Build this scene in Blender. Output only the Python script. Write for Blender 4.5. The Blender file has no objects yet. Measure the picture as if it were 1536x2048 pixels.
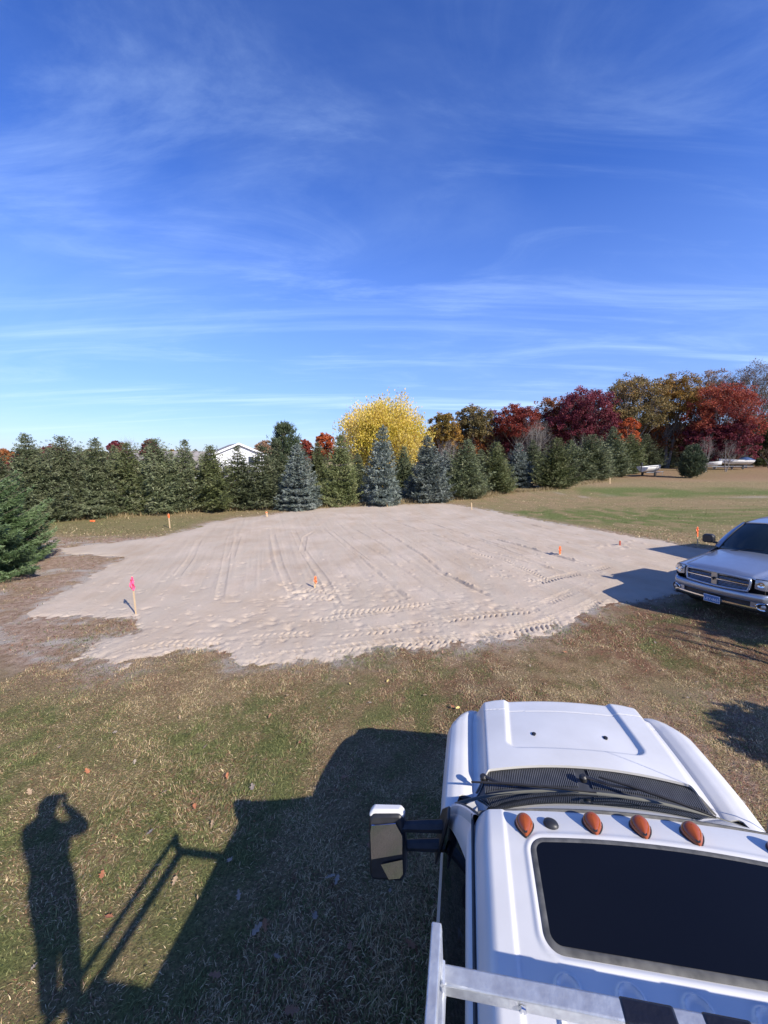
import bpy, math, random
import numpy as np
from mathutils import Matrix, Vector
S = bpy.context.scene
COL = S.collection
R = math.radians
rng = np.random.default_rng(7)

# ------------------------------------------------------------------ camera numbers
F_PX, CAM_H, PITCH = 772.0, 3.825, R(8.29)
SUN_EL, SUN_AZ = R(35.3), R(43.5)          # shadows fall SUN_AZ to the left of straight ahead

def at(x, y, z=0.0):                       # photo pixel -> point on the level z (used to measure the photo)
    a = (x - 768) / F_PX; b = (y - 1024) / F_PX
    c, s = math.cos(PITCH), math.sin(PITCH)
    r = (a, c - b * s, -(b * c + s)); t = (z - CAM_H) / r[2]
    return (r[0] * t, r[1] * t)

def hgt(py, Y):                            # world height of a photo row at distance Y
    b = (py - 1024) / F_PX; c, s = math.cos(PITCH), math.sin(PITCH)
    return CAM_H - (b * c + s) / (c - b * s) * Y

# ------------------------------------------------------------------ noise
_T = np.random.default_rng(3).random((256, 256))
def vnoise(x, y):
    xi = np.floor(x).astype(int); yi = np.floor(y).astype(int)
    fx = x - xi; fy = y - yi
    fx = fx * fx * (3 - 2 * fx); fy = fy * fy * (3 - 2 * fy)
    a = _T[xi & 255, yi & 255]; b = _T[(xi + 1) & 255, yi & 255]
    c = _T[xi & 255, (yi + 1) & 255]; d = _T[(xi + 1) & 255, (yi + 1) & 255]
    return (a * (1 - fx) + b * fx) * (1 - fy) + (c * (1 - fx) + d * fx) * fy
def fbm(x, y, o=4, g=0.5):
    s = 0; a = 1; t = 0
    for i in range(o):
        s = s + a * vnoise(x * 2 ** i + 17.3 * i, y * 2 ** i + 5.1 * i); t += a; a *= g
    return s / t
def sst(a, b, x):
    t = np.clip((x - a) / (b - a), 0, 1); return t * t * (3 - 2 * t)

# ------------------------------------------------------------------ materials
def mat(name, base=(.5, .5, .5), rough=.6, metal=0., spec=.5, noise=None, bump=None, coat=0., trans=0., alpha=1.):
    """noise=(scale, colour2, contrast) mottles the colour; bump=(scale, strength, distance)"""
    m = bpy.data.materials.new(name); m.use_nodes = True
    nt = m.node_tree; p = nt.nodes['Principled BSDF']
    p.inputs['Base Color'].default_value = (*base, 1); p.inputs['Roughness'].default_value = rough
    p.inputs['Metallic'].default_value = metal; p.inputs['Specular IOR Level'].default_value = spec
    p.inputs['Coat Weight'].default_value = coat; p.inputs['Coat Roughness'].default_value = .04
    p.inputs['Transmission Weight'].default_value = trans
    tc = nt.nodes.new('ShaderNodeTexCoord')
    if noise:
        n = nt.nodes.new('ShaderNodeTexNoise'); n.inputs['Scale'].default_value = noise[0]; n.inputs['Detail'].default_value = 6
        nt.links.new(tc.outputs['Object'], n.inputs['Vector'])
        r = nt.nodes.new('ShaderNodeMapRange'); r.inputs[1].default_value = .5 - noise[2]; r.inputs[2].default_value = .5 + noise[2]
        nt.links.new(n.outputs['Fac'], r.inputs[0])
        x = nt.nodes.new('ShaderNodeMix'); x.data_type = 'RGBA'
        x.inputs[6].default_value = (*base, 1); x.inputs[7].default_value = (*noise[1], 1)
        nt.links.new(r.outputs[0], x.inputs[0]); nt.links.new(x.outputs[2], p.inputs['Base Color'])
    if bump:
        n = nt.nodes.new('ShaderNodeTexNoise'); n.inputs['Scale'].default_value = bump[0]; n.inputs['Detail'].default_value = 5
        nt.links.new(tc.outputs['Object'], n.inputs['Vector'])
        b = nt.nodes.new('ShaderNodeBump'); b.inputs['Strength'].default_value = bump[1]; b.inputs['Distance'].default_value = bump[2]
        nt.links.new(n.outputs['Fac'], b.inputs['Height']); nt.links.new(b.outputs[0], p.inputs['Normal'])
    return m

def leaf_mat(name, cols, rough=.6, tr=.3, big=.25):
    """leaf colours: every leaf draws its own from cols, whole boughs drift a little"""
    m = bpy.data.materials.new(name); m.use_nodes = True; nt = m.node_tree
    p = nt.nodes['Principled BSDF']; out = nt.nodes['Material Output']
    p.inputs['Roughness'].default_value = rough; p.inputs['Specular IOR Level'].default_value = .25
    g = nt.nodes.new('ShaderNodeNewGeometry'); tc = nt.nodes.new('ShaderNodeTexCoord')
    n = nt.nodes.new('ShaderNodeTexNoise'); n.inputs['Scale'].default_value = big; n.inputs['Detail'].default_value = 3
    nt.links.new(tc.outputs['Object'], n.inputs['Vector'])
    a = nt.nodes.new('ShaderNodeMath'); a.operation = 'MULTIPLY_ADD'
    nt.links.new(n.outputs['Fac'], a.inputs[0]); a.inputs[1].default_value = 1.6; a.inputs[2].default_value = -.55
    b = nt.nodes.new('ShaderNodeMath'); b.operation = 'MULTIPLY_ADD'; b.inputs[1].default_value = .6
    nt.links.new(g.outputs['Random Per Island'], b.inputs[0]); nt.links.new(a.outputs[0], b.inputs[2])
    r = nt.nodes.new('ShaderNodeValToRGB'); r.color_ramp.elements.remove(r.color_ramp.elements[1])
    for i, c in enumerate(cols):
        e = r.color_ramp.elements[0] if i == 0 else r.color_ramp.elements.new(i / (len(cols) - 1))
        e.position = i / (len(cols) - 1); e.color = (*c, 1)
    nt.links.new(b.outputs[0], r.inputs[0])
    oi = nt.nodes.new('ShaderNodeObjectInfo'); mr = nt.nodes.new('ShaderNodeMapRange'); mr.inputs[3].default_value = .74; mr.inputs[4].default_value = 1.26; nt.links.new(oi.outputs['Random'], mr.inputs[0])
    vm = nt.nodes.new('ShaderNodeVectorMath'); vm.operation = 'SCALE'; nt.links.new(r.outputs[0], vm.inputs[0]); nt.links.new(mr.outputs[0], vm.inputs['Scale'])
    nt.links.new(vm.outputs[0], p.inputs['Base Color'])
    t = nt.nodes.new('ShaderNodeBsdfTranslucent'); nt.links.new(vm.outputs[0], t.inputs[0])
    x = nt.nodes.new('ShaderNodeMixShader'); x.inputs[0].default_value = tr
    nt.links.new(p.outputs[0], x.inputs[1]); nt.links.new(t.outputs[0], x.inputs[2]); nt.links.new(x.outputs[0], out.inputs[0])
    return m

# ------------------------------------------------------------------ objects
def np_mesh(name, V, polys, m, sizes=None):
    """V (n,3); polys either (k,3|4) array or flat index list with sizes"""
    V = np.asarray(V, np.float32); me = bpy.data.meshes.new(name)
    if sizes is None:
        P = np.asarray(polys, np.int32); sizes = np.full(len(P), P.shape[1], np.int32); P = P.ravel()
    else:
        P = np.asarray(polys, np.int32); sizes = np.asarray(sizes, np.int32)
    me.vertices.add(len(V)); me.vertices.foreach_set('co', V.ravel())
    me.loops.add(len(P)); me.loops.foreach_set('vertex_index', P)
    me.polygons.add(len(sizes)); st = np.zeros(len(sizes), np.int32); st[1:] = np.cumsum(sizes)[:-1]
    me.polygons.foreach_set('loop_start', st); me.polygons.foreach_set('loop_total', sizes)
    me.update(calc_edges=True)
    if m: me.materials.append(m)
    return me
def link(name, me, parent=None):
    o = bpy.data.objects.new(name, me); COL.objects.link(o)
    if parent: o.parent = parent
    return o
def tag(o, label=None, cat=None, group=None, kind=None):
    if label: o['label'] = label
    if cat: o['category'] = cat
    if group: o['group'] = group
    if kind: o['kind'] = kind
    return o
def empty(name, loc=(0, 0, 0), rz=0, mw=None):
    o = bpy.data.objects.new(name, None); COL.objects.link(o); o.empty_display_size = .3
    if mw is not None: o.matrix_world = mw
    else: o.location = loc; o.rotation_euler = (0, 0, rz)
    return o

class MB:
    def __init__(s): s.v = []; s.f = []
    def add(s, vs, fs):
        n = len(s.v); s.v += [tuple(map(float, p)) for p in vs]; s.f += [tuple(i + n for i in q) for q in fs]; return s
    def box(s, c, d, rz=0, rx=0, ry=0):
        x, y, z = d[0] / 2, d[1] / 2, d[2] / 2
        M = Matrix.Translation(c) @ Matrix.Rotation(rz, 4, 'Z') @ Matrix.Rotation(rx, 4, 'X') @ Matrix.Rotation(ry, 4, 'Y')
        vs = [M @ Vector((i * x, j * y, k * z)) for k in (-1, 1) for j in (-1, 1) for i in (-1, 1)]
        return s.add(vs, [(0, 2, 3, 1), (4, 5, 7, 6), (0, 1, 5, 4), (2, 6, 7, 3), (0, 4, 6, 2), (1, 3, 7, 5)])
    def tube(s, pts, rs, n=8, caps=True, flat=1.0):
        pts = [Vector(p) for p in pts]
        if not hasattr(rs, '__len__'): rs = [rs] * len(pts)
        vs = []; fs = []; up = None
        for i, p in enumerate(pts):
            d = (pts[min(i + 1, len(pts) - 1)] - pts[max(i - 1, 0)]).normalized()
            if up is None:
                up = Vector((0, 0, 1)) if abs(d.z) < .9 else Vector((0, 1, 0))
            a = d.cross(up).normalized(); b = a.cross(d).normalized(); up = b
            for k in range(n):
                t = 2 * math.pi * (k + .5) / n
                vs.append(p + a * math.cos(t) * rs[i] + b * math.sin(t) * rs[i] * flat)
        for i in range(len(pts) - 1):
            for k in range(n):
                k2 = (k + 1) % n; fs.append((i * n + k, i * n + k2, (i + 1) * n + k2, (i + 1) * n + k))
        if caps:
            fs.append(tuple(range(n))[::-1]); fs.append(tuple((len(pts) - 1) * n + k for k in range(n)))
        return s.add(vs, fs)
    def grid(s, f, nu, nv, thick=None):
        """f(i/nu, j/nv) -> point"""
        P = [[Vector(f(i / nu, j / nv)) for i in range(nu + 1)] for j in range(nv + 1)]
        vs = [p for row in P for p in row]; W = nu + 1
        fs = [(j * W + i, j * W + i + 1, (j + 1) * W + i + 1, (j + 1) * W + i) for j in range(nv) for i in range(nu)]
        if thick:
            d = Vector(thick); n = len(vs); vs2 = [p - d for p in vs]
            fs2 = [tuple(i + n for i in q[::-1]) for q in fs]
            rim = [i for i in range(W)] + [j * W + nu for j in range(1, nv + 1)] + [nv * W + i for i in range(nu - 1, -1, -1)] + [j * W for j in range(nv - 1, 0, -1)]
            side = [(rim[k], rim[k] + n, rim[(k + 1) % len(rim)] + n, rim[(k + 1) % len(rim)]) for k in range(len(rim))]
            return s.add(vs + vs2, fs + fs2 + side)
        return s.add(vs, fs)
    def prism(s, outline, o, ax, ay, depth):
        """outline 2-D polygon placed at o along ax, ay, pushed along depth"""
        o, ax, ay, dp = Vector(o), Vector(ax), Vector(ay), Vector(depth); n = len(outline)
        vs = [o + ax * a + ay * b for a, b in outline]; vs += [p + dp for p in vs]
        return s.add(vs, [tuple(range(n))[::-1], tuple(range(n, 2 * n))] + [(i, (i + 1) % n, (i + 1) % n + n, i + n) for i in range(n)])
    def lathe(s, prof, c, axis=(0, 0, 1), n=24):
        ax = Vector(axis).normalized(); u = ax.orthogonal().normalized(); w = ax.cross(u); c = Vector(c)
        vs = [c + ax * h + (u * math.cos(2 * math.pi * k / n) + w * math.sin(2 * math.pi * k / n)) * max(r, 1e-4) for r, h in prof for k in range(n)]
        fs = [(i * n + k, i * n + (k + 1) % n, (i + 1) * n + (k + 1) % n, (i + 1) * n + k) for i in range(len(prof) - 1) for k in range(n)]
        fs += [tuple(range(n))[::-1], tuple((len(prof) - 1) * n + k for k in range(n))]
        return s.add(vs, fs)
    def mesh(s, name, m, smooth=40):
        me = bpy.data.meshes.new(name); me.from_pydata(s.v, [], s.f); me.update()
        import bmesh
        b = bmesh.new(); b.from_mesh(me); bmesh.ops.recalc_face_normals(b, faces=b.faces); b.to_mesh(me); b.free()
        if m: me.materials.append(m)
        if smooth:
            me.polygons.foreach_set('use_smooth', [True] * len(me.polygons)); me.set_sharp_from_angle(angle=R(smooth))
        return me
    def build(s, name, m, parent=None, bevel=0, smooth=40, seg=2):
        o = link(name, s.mesh(name, m, smooth), parent)
        if bevel:
            b = o.modifiers.new('bevel', 'BEVEL'); b.width = bevel; b.segments = seg; b.limit_method = 'ANGLE'; b.angle_limit = R(35)
        return o

def text_mesh(body, size, depth, m, name, parent, M, align='CENTER'):
    c = bpy.data.curves.new(name, 'FONT'); c.body = body; c.size = size; c.extrude = depth; c.align_x = align; c.align_y = 'CENTER'
    o = bpy.data.objects.new('tmp', c); COL.objects.link(o)
    dg = bpy.context.evaluated_depsgraph_get(); me = bpy.data.meshes.new_from_object(o.evaluated_get(dg))
    bpy.data.objects.remove(o); me.materials.clear(); me.materials.append(m); me.transform(M)
    return link(name, me, parent)

# ------------------------------------------------------------------ the white truck's frame (it stands on a slight side slope)
def frame(tr, tp, h, org, s=1.):
    def w(U, V, Z):
        U, V, Z = U * s, V * s, Z * s
        U, Z = U * math.cos(tr) + Z * math.sin(tr), Z * math.cos(tr) - U * math.sin(tr)
        V, Z = V * math.cos(tp) + Z * math.sin(tp), Z * math.cos(tp) - V * math.sin(tp)
        U += org[0]
        return Vector((U * math.cos(h) + V * math.sin(h) + org[1], -U * math.sin(h) + V * math.cos(h) + org[2], Z + org[3]))
    o = w(0, 0, 0); a, b, c = w(1, 0, 0) - o, w(0, 1, 0) - o, w(0, 0, 1) - o
    return Matrix(((a.x, b.x, c.x, o.x), (a.y, b.y, c.y, o.y), (a.z, b.z, c.z, o.z), (0, 0, 0, 1)))
TM = frame(R(-5.85), R(-3.755), R(11.936), (1.032, 0, 0, 0))
# silver truck: u = towards the right of the picture, v = the way it faces
def ram_frame():
    x, y, z, yaw, ro, pi_, s = 7.567, 8.396, .139, R(69.058), R(-2.376), R(2.805), 1.044
    def w(u, v, zz):
        u, v, zz = u * s, v * s, zz * s
        u, zz = u * math.cos(ro) + zz * math.sin(ro), zz * math.cos(ro) - u * math.sin(ro)
        v, zz = v * math.cos(pi_) + zz * math.sin(pi_), zz * math.cos(pi_) - v * math.sin(pi_)
        return Vector((x + u * math.cos(yaw) - v * math.sin(yaw), y - u * math.sin(yaw) - v * math.cos(yaw), z + zz))
    o = w(0, 0, 0); a, b, c = w(1, 0, 0) - o, w(0, 1, 0) - o, w(0, 0, 1) - o
    return Matrix(((a.x, b.x, c.x, o.x), (a.y, b.y, c.y, o.y), (a.z, b.z, c.z, o.z), (0, 0, 0, 1)))
RM = ram_frame()

def gz(x, y):
    """height of the ground: level, with the slight slopes the two trucks stand on"""
    x = np.asarray(x, float); y = np.asarray(y, float)
    n = TM.col[2]; pl = -(n.x * (x - TM.col[3].x) + n.y * (y - TM.col[3].y)) / n.z
    c = TM @ Vector((0, .7, 0)); d = Vector((TM.col[1].x, TM.col[1].y)).normalized()
    du = (x - c.x) * d.y - (y - c.y) * d.x; dv = (x - c.x) * d.x + (y - c.y) * d.y
    w = 1 - sst(1.0, 2.3, np.hypot(du / 1.0, dv / 3.0) + 0 * x)
    z = pl * w
    n = RM.col[2]; n = n / n.length
    pl = RM.col[3].z - (n.x * (x - RM.col[3].x) + n.y * (y - RM.col[3].y)) / n.z
    c = RM @ Vector((0, -2.6, 0)); d = Vector((RM.col[1].x, RM.col[1].y)).normalized()
    du = (x - c.x) * d.y - (y - c.y) * d.x; dv = (x - c.x) * d.x + (y - c.y) * d.y
    w = 1 - sst(1.0, 2.2, np.hypot(du / 1.3, dv / 3.0))
    return z + pl * w + .85 * sst(60, 92, y) * sst(15, 42, x)
# ================================================================== GROUND
def inpoly(x, y, poly):
    c = np.zeros(x.shape, bool); n = len(poly)
    for i in range(n):
        x1, y1 = poly[i]; x2, y2 = poly[(i + 1) % n]
        k = ((y1 > y) != (y2 > y)) & (x < (x2 - x1) * (y - y1) / (y2 - y1 + 1e-12) + x1); c ^= k
    return c
def polydist(x, y, pts, closed=False):
    """distance to a polyline, arc length at the nearest point, signed side offset"""
    best = np.full(x.shape, 1e9); S_ = np.zeros(x.shape); T_ = np.zeros(x.shape); s0 = 0
    P = list(pts) + ([pts[0]] if closed else [])
    for (x1, y1), (x2, y2) in zip(P[:-1], P[1:]):
        dx, dy = x2 - x1, y2 - y1; L = math.hypot(dx, dy) + 1e-9
        t = np.clip(((x - x1) * dx + (y - y1) * dy) / L / L, 0, 1)
        ex = x - x1 - t * dx; ey = y - y1 - t * dy; d = np.hypot(ex, ey)
        k = d < best; best = np.where(k, d, best); S_ = np.where(k, s0 + t * L, S_)
        T_ = np.where(k, (ex * dy - ey * dx) / L, T_); s0 += L
    return best, S_, T_

PAD_PX = [(170, 1290), (150, 1318), (240, 1338), (300, 1318), (380, 1303), (440, 1306), (462, 1334), (540, 1333), (640, 1326), (760, 1303), (880, 1299), (960, 1291),
          (1040, 1281), (1100, 1266), (1150, 1243), (1200, 1212), (1300, 1200), (1420, 1180), (1600, 1150), (1600, 1108), (1400, 1098), (1330, 1082), (1240, 1068),
          (1100, 1045), (1000, 1025), (930, 1012), (885, 1007), (800, 1010), (700, 1014), (600, 1020), (540, 1030), (470, 1036), (420, 1046), (380, 1058),
          (300, 1076), (200, 1087), (125, 1097), (130, 1108), (240, 1115), (200, 1140), (130, 1180), (62, 1225), (75, 1245), (130, 1236), (262, 1240), (280, 1262), (200, 1272)]
PAD = [at(*p) for p in PAD_PX]
def padfield(x, y):
    """>0 inside the graded sand, in metres from its ragged edge"""
    d, _, _ = polydist(x, y, PAD, True)
    s = np.where(inpoly(x, y, PAD), d, -d)
    return s + (fbm(x * 1.3, y * 1.3, 4) - .5) * .5 + (fbm(x * 7, y * 7, 3) - .5) * .42

def spread(lo, hi, d0, far_lo, far_hi, g=1.25):
    a = list(np.arange(lo, hi, d0)); d = d0
    while a[-1] < far_hi: d *= g; a.append(a[-1] + d)
    d = d0; b = [lo]
    while b[0] > far_lo: d *= g; b.insert(0, b[0] - d)
    return np.array(b[:-1] + a)

def gauss(d, w): return np.exp(-(d / w) ** 2)
def cover(x, y):
    """green (live grass), soil (bare dirt), red (reddish dead grass and leaf crumbs) of the yard, each 0..1"""
    n1 = fbm(x * .35, y * .35, 4); n2 = fbm(x * 1.5 + 9, y * 1.5, 4); n3 = fbm(x * .12 + 3, y * .12 + 8, 3)
    n4 = fbm(x * 5 + 2, y * 5 + 4, 3)
    near = 1 - sst(9, 13, y)
    green = sst(.42, .70, n2 * .4 + n1 * .2 + n4 * .4) * .72
    green = green * near + (1 - near) * .3 * sst(.4, .6, n2)
    leftg = (1 - sst(-3, 1.5, x)) * near * sst(1.0, 2.5, 7.5 - y + (n1 - .5) * 2)
    green = np.clip(green + leftg * .28, 0, 1)
    # green bands of lawn right of the sand
    b1 = at(1100, 1035); rr = sst(3, 8, x)
    lawn = rr * np.maximum(gauss(y - 24 + (n1 - .5) * 5 - (x - 8) * .05, 4.5) * .95, gauss(y - 41 + (n1 - .5) * 6, 6.5) * sst(14, 26, x) * 1.15)
    green = np.maximum(green, lawn * (.35 + .9 * sst(.35, .6, n2)))
    lawnL = (1 - sst(-7, -5, x)) * gauss(y - 21.5, 4) * .6
    green = np.maximum(green, lawnL * (.5 + n2 * .6))
    red = near * (.38 + .6 * sst(-1, 2.5, x)) * sst(.34, .56, n1 * .5 + n4 * .5)
    red = np.maximum(red, sst(55, 70, y) * sst(10, 25, x) * .55)
    # bare soil: left of the sand, and a worn strip beside the trucks
    pf = padfield(x, y)
    dleft = (1 - sst(-5.4, -3.4, x)) * sst(-.6, .9, y - 5.6 + (x + 4) * .32 + (n1 - .5) * 2.2) * (1 - sst(17, 19, y)) * .95
    dleft = dleft * (.45 + 1.0 * sst(.35, .62, n2 * .6 + n4 * .4))
    rim = gauss(np.minimum(pf, 0), .7) * .8 * (sst(.35, .65, n2))
    q = at(1480, 1420); w1 = gauss(np.hypot(x - q[0], (y - q[1]) * 1.3), .9) * .9
    q = at(1430, 1520); w2 = gauss(np.abs((x - q[0]) + .25 * (y - q[1])), .5) * (1 - sst(4.5, 6.5, y)) * .95 * sst(2.4, 3.0, x)
    soil = np.clip(np.maximum.reduce([dleft, rim, w1 * sst(.35, .6, n4), w2 * sst(.3, .5, n4)]), 0, 1)
    q = at(250, 1080); s2 = gauss(np.hypot((x - q[0]) / 2.2, (y - q[1]) / .7), 1.) * .9
    soil = np.maximum(soil, s2)
    # pale gopher patches strung along the lawn
    pale = gauss(y - 37.5 + (n1 - .5) * 4, 2.2) * sst(13, 18, x) * sst(.74, .8, vnoise(x * 1.6, y * 2.2 + 40)) * .7
    pale = np.maximum(pale, dleft * sst(.56, .68, fbm(x * 1.1 + 50, y * 3.2, 4)) * .9)
    pale = np.maximum(pale, gauss(np.minimum(pf, 0), .22) * sst(.42, .6, n4))
    return green, soil, red, pale, pf

gx = spread(-15, 16, .11, -900, 900); gy = spread(.5, 30, .11, -400, 1500)
X, Y = np.meshgrid(gx, gy); fade = 1 - sst(20, 60, np.hypot(X, Y))
Z = gz(X, Y) + (fbm(X * .5, Y * .5, 3) - .5) * .05 * fade + (fbm(X * 5, Y * 5, 3) - .5) * .022 * fade
pfX = padfield(X, Y); Z -= sst(-.15, .5, pfX) * .045
Z[np.hypot(X, Y) > 60] -= 0
nx, ny = len(gx), len(gy)
idx = np.arange(nx * ny).reshape(ny, nx)
Q = np.stack([idx[:-1, :-1], idx[:-1, 1:], idx[1:, 1:], idx[1:, :-1]], -1).reshape(-1, 4)
G_, S_, R_, P_, _ = cover(X, Y)

gm = bpy.data.materials.new('yard ground'); gm.use_nodes = True; nt = gm.node_tree; N = nt.nodes; Lk = nt.links
p = N['Principled BSDF']; p.inputs['Roughness'].default_value = .95; p.inputs['Specular IOR Level'].default_value = .1
at_ = N.new('ShaderNodeAttribute'); at_.attribute_name = 'cover'
sep = N.new('ShaderNodeSeparateColor'); Lk.new(at_.outputs['Color'], sep.inputs[0])
tc = N.new('ShaderNodeTexCoord')
def nnoise(sc, det=6, rough=.6, vec=None):
    n = N.new('ShaderNodeTexNoise'); n.inputs['Scale'].default_value = sc; n.inputs['Detail'].default_value = det; n.inputs['Roughness'].default_value = rough
    Lk.new(vec or tc.outputs['Object'], n.inputs['Vector']); return n.outputs['Fac']
def nmix(f, a, b):
    x = N.new('ShaderNodeMix'); x.data_type = 'RGBA'
    for v, i in ((f, 0), (a, 6), (b, 7)):
        if isinstance(v, tuple): x.inputs[i].default_value = (*v, 1)
        elif isinstance(v, float): x.inputs[i].default_value = v
        else: Lk.new(v, x.inputs[i])
    return x.outputs[2]
def nrange(v, a, b, c=0., d=1.):
    r = N.new('ShaderNodeMapRange'); Lk.new(v, r.inputs[0])
    for i, q in enumerate((a, b, c, d)): r.inputs[i + 1].default_value = q
    return r.outputs[0]
fine = nnoise(42); mid = nnoise(7); blot = nnoise(1.1)
thatch = nmix(nrange(fine, .3, .7), (.11, .075, .042), (.46, .325, .185))
thatch = nmix(nrange(mid, .35, .7, 0., .6), thatch, (.29, .22, .115))
redc = nmix(nrange(fine, .3, .7), (.11, .055, .034), (.32, .175, .11))
greenc = nmix(nrange(fine, .3, .7), (.06, .075, .024), (.215, .24, .08))
soilc = nmix(nrange(mid, .35, .68), (.26, .17, .115), (.50, .37, .28))
soilc = nmix(nrange(fine, .5, .75, 0., .6), soilc, (.15, .095, .065))
c1 = nmix(sep.outputs[2], thatch, redc); c2 = nmix(sep.outputs[0], c1, greenc); c3 = nmix(sep.outputs[1], c2, soilc)
pl_ = nmix(at_.outputs['Alpha'], c3, (.42, .365, .31))
Lk.new(pl_, p.inputs['Base Color'])
bp = N.new('ShaderNodeBump'); bp.inputs['Strength'].default_value = 1.0; bp.inputs['Distance'].default_value = .05
Lk.new(nnoise(55, 8, .7), bp.inputs['Height']); Lk.new(bp.outputs[0], p.inputs['Normal'])
me = np_mesh('ground', np.stack([X, Y, Z], -1).reshape(-1, 3), Q, gm)
ca = me.color_attributes.new('cover', 'FLOAT_COLOR', 'POINT')
ca.data.foreach_set('color', np.stack([G_, S_, R_, P_], -1).astype(np.float32).ravel())
me.polygons.foreach_set('use_smooth', [True] * len(me.polygons))
tag(link('ground', me), kind='structure')

# ------------------------------------------------------------------ the graded sand with its tyre tracks
sx = np.concatenate([np.arange(-15.5, -9, .06), np.arange(-9, 8, .023), np.arange(8, 15, .05)])
sy = np.concatenate([np.arange(4.6, 10, .020), np.arange(10, 15, .035), np.arange(15, 31, .085)])
X, Y = np.meshgrid(sx, sy); pf = padfield(X, Y)
h = .035 * sst(-.25, .45, pf) - .03 + (fbm(X * .45, Y * .45, 3) - .5) * .06 + (fbm(X * 2.2, Y * 1.4, 3) - .5) * .010
h += (fbm(X * 16, Y * 16, 2) - .5) * .007
_a, _b = at(750, 1050), at(992, 1196); _L = math.dist(_a, _b); _dx, _dy = (_b[0] - _a[0]) / _L, (_b[1] - _a[1]) / _L
_ac = X * _dy - Y * _dx; _al = X * _dx + Y * _dy; h += ((fbm(_ac * 7, _al * .25, 3) - .5) * .022 + (fbm(_ac * 2.2, _al * .12 + 9, 2) - .5) * .018) * sst(9, 11.5, Y) * sst(.0, 1.0, pf)
h = h - .03 + .045 * sst(-.3, .25, pf)
def sub(pts, w, fn):
    P = [at(*q) for q in pts]; xs = [q[0] for q in P]; ys = [q[1] for q in P]
    i0, i1 = np.searchsorted(sx, [min(xs) - w * 1.6, max(xs) + w * 1.6]); j0, j1 = np.searchsorted(sy, [min(ys) - w * 1.6, max(ys) + w * 1.6])
    if i1 <= i0 or j1 <= j0: return
    sl = (slice(j0, j1), slice(i0, i1)); d, s, t = polydist(X[sl], Y[sl], P)
    L = sum(math.dist(a, b) for a, b in zip(P[:-1], P[1:]))
    end = sst(0, .5, s) * (1 - sst(L - .5, L, s))
    h[sl] += fn(d, s, t, X[sl], Y[sl]) * np.where(d < w * 1.5, end, 0)
def ridge(pts, amp, w=.07):          # grader windrow: a crumbly little ridge with a groove beside it
    def fn(d, s, t, x, y):
        br = sst(.25, .6, fbm(s * 1.7, s * 0 + amp * 90, 3)) * (.5 + fbm(x * 14, y * 14, 2))
        return 1.0 * amp * br * gauss(t, w) * (.4 + 1.2 * vnoise(x * 22, y * 22)) - amp * .8 * gauss(t - w * 1.9, w * .7) * (.35 + .65 * br)
    sub(pts, w * 4, fn)
def tread(pts, w=.36, amp=.02, pitch=.2, ang=.55, side=1):   # lugged tyre print
    def fn(d, s, t, x, y):
        m = sst(w / 2 + .03, w / 2 - .02, d) if False else (1 - sst(w / 2 - .03, w / 2 + .03, d))
        ph = (s + ang * np.abs(t) * 1.2 * side) / pitch; fr = ph - np.floor(ph)
        lug = sst(.05, .2, fr) * (1 - sst(.32, .48, fr)) * sst(.012, .035, np.abs(t))
        hot = sst(.35, .6, fbm(x * 1.6 + 4, y * 1.6, 3)); k = fbm(x * 12, y * 12, 2)
        return m * (-.001 - .95 * amp * lug * (.0 + 1.3 * hot) * (.5 + k)) + .004 * gauss(d - w / 2, .03)
    sub(pts, w, fn)
def rut(pts, w=.2, amp=.008):
    sub(pts, w, lambda d, s, t, x, y: -amp * (1 - sst(w / 2 - .03, w / 2 + .02, d)) + amp * gauss(d - w / 2, .035) * (.5 + fbm(x * 8, y * 8, 2)))
for q, a in (([(600, 1091), (640, 1160), (684, 1222)], .022), ([(650, 1057), (730, 1120), (828, 1204)], .022), ([(750, 1050), (850, 1112), (890, 1146)], .022),
             ([(878, 1142), (930, 1165), (992, 1196)], .06), ([(796, 1045), (960, 1100), (1151, 1150)], .026), ([(850, 1043), (1000, 1090), (1090, 1112)], .024),
             ([(987, 1077), (1080, 1102), (1174, 1127)], .045), ([(951, 1034), (1030, 1045), (1125, 1060)], .035), ([(1000, 1035), (1120, 1062), (1200, 1078)], .02),
             ([(540, 1068), (548, 1120), (574, 1185)], .012), ([(700, 1052), (760, 1085), (830, 1130)], .018),
             ([(470, 1062), (610, 1052), (880, 1040)], .02), ([(880, 1040), (1010, 1042)], .018), ([(560, 1040), (720, 1030), (900, 1024)], .014),
             ([(1020, 1060), (1160, 1090), (1290, 1100)], .02), ([(900, 1060), (1010, 1098), (1110, 1140)], .018), ([(640, 1025), (760, 1021), (860, 1016)], .012),
             ([(700, 1030), (830, 1032), (960, 1040)], .012), ([(680, 1060), (780, 1118), (900, 1200)], .012), ([(930, 1050), (1060, 1085), (1200, 1110)], .014)): ridge(q, a)
for q in ([(585, 1058), (606, 1100), (650, 1162), (678, 1215)], [(630, 1062), (610, 1075), (604, 1105)], [(462, 1072), (450, 1140), (438, 1205)], [(478, 1072), (462, 1120)],
          [(400, 1078), (380, 1120), (350, 1160)], [(545, 1068), (560, 1130), (590, 1200)], [(660, 1062), (700, 1095), (740, 1128)]): rut(q, .26, .013)
for q in ([(480, 1322), (640, 1305), (760, 1288), (960, 1276), (1090, 1248), (1190, 1205)], [(700, 1302), (880, 1288), (1010, 1272), (1130, 1238), (1230, 1180)],
          [(640, 1272), (760, 1262), (900, 1240), (1060, 1222), (1200, 1160)]): tread(q, .34, .030, .15, .5)
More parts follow.
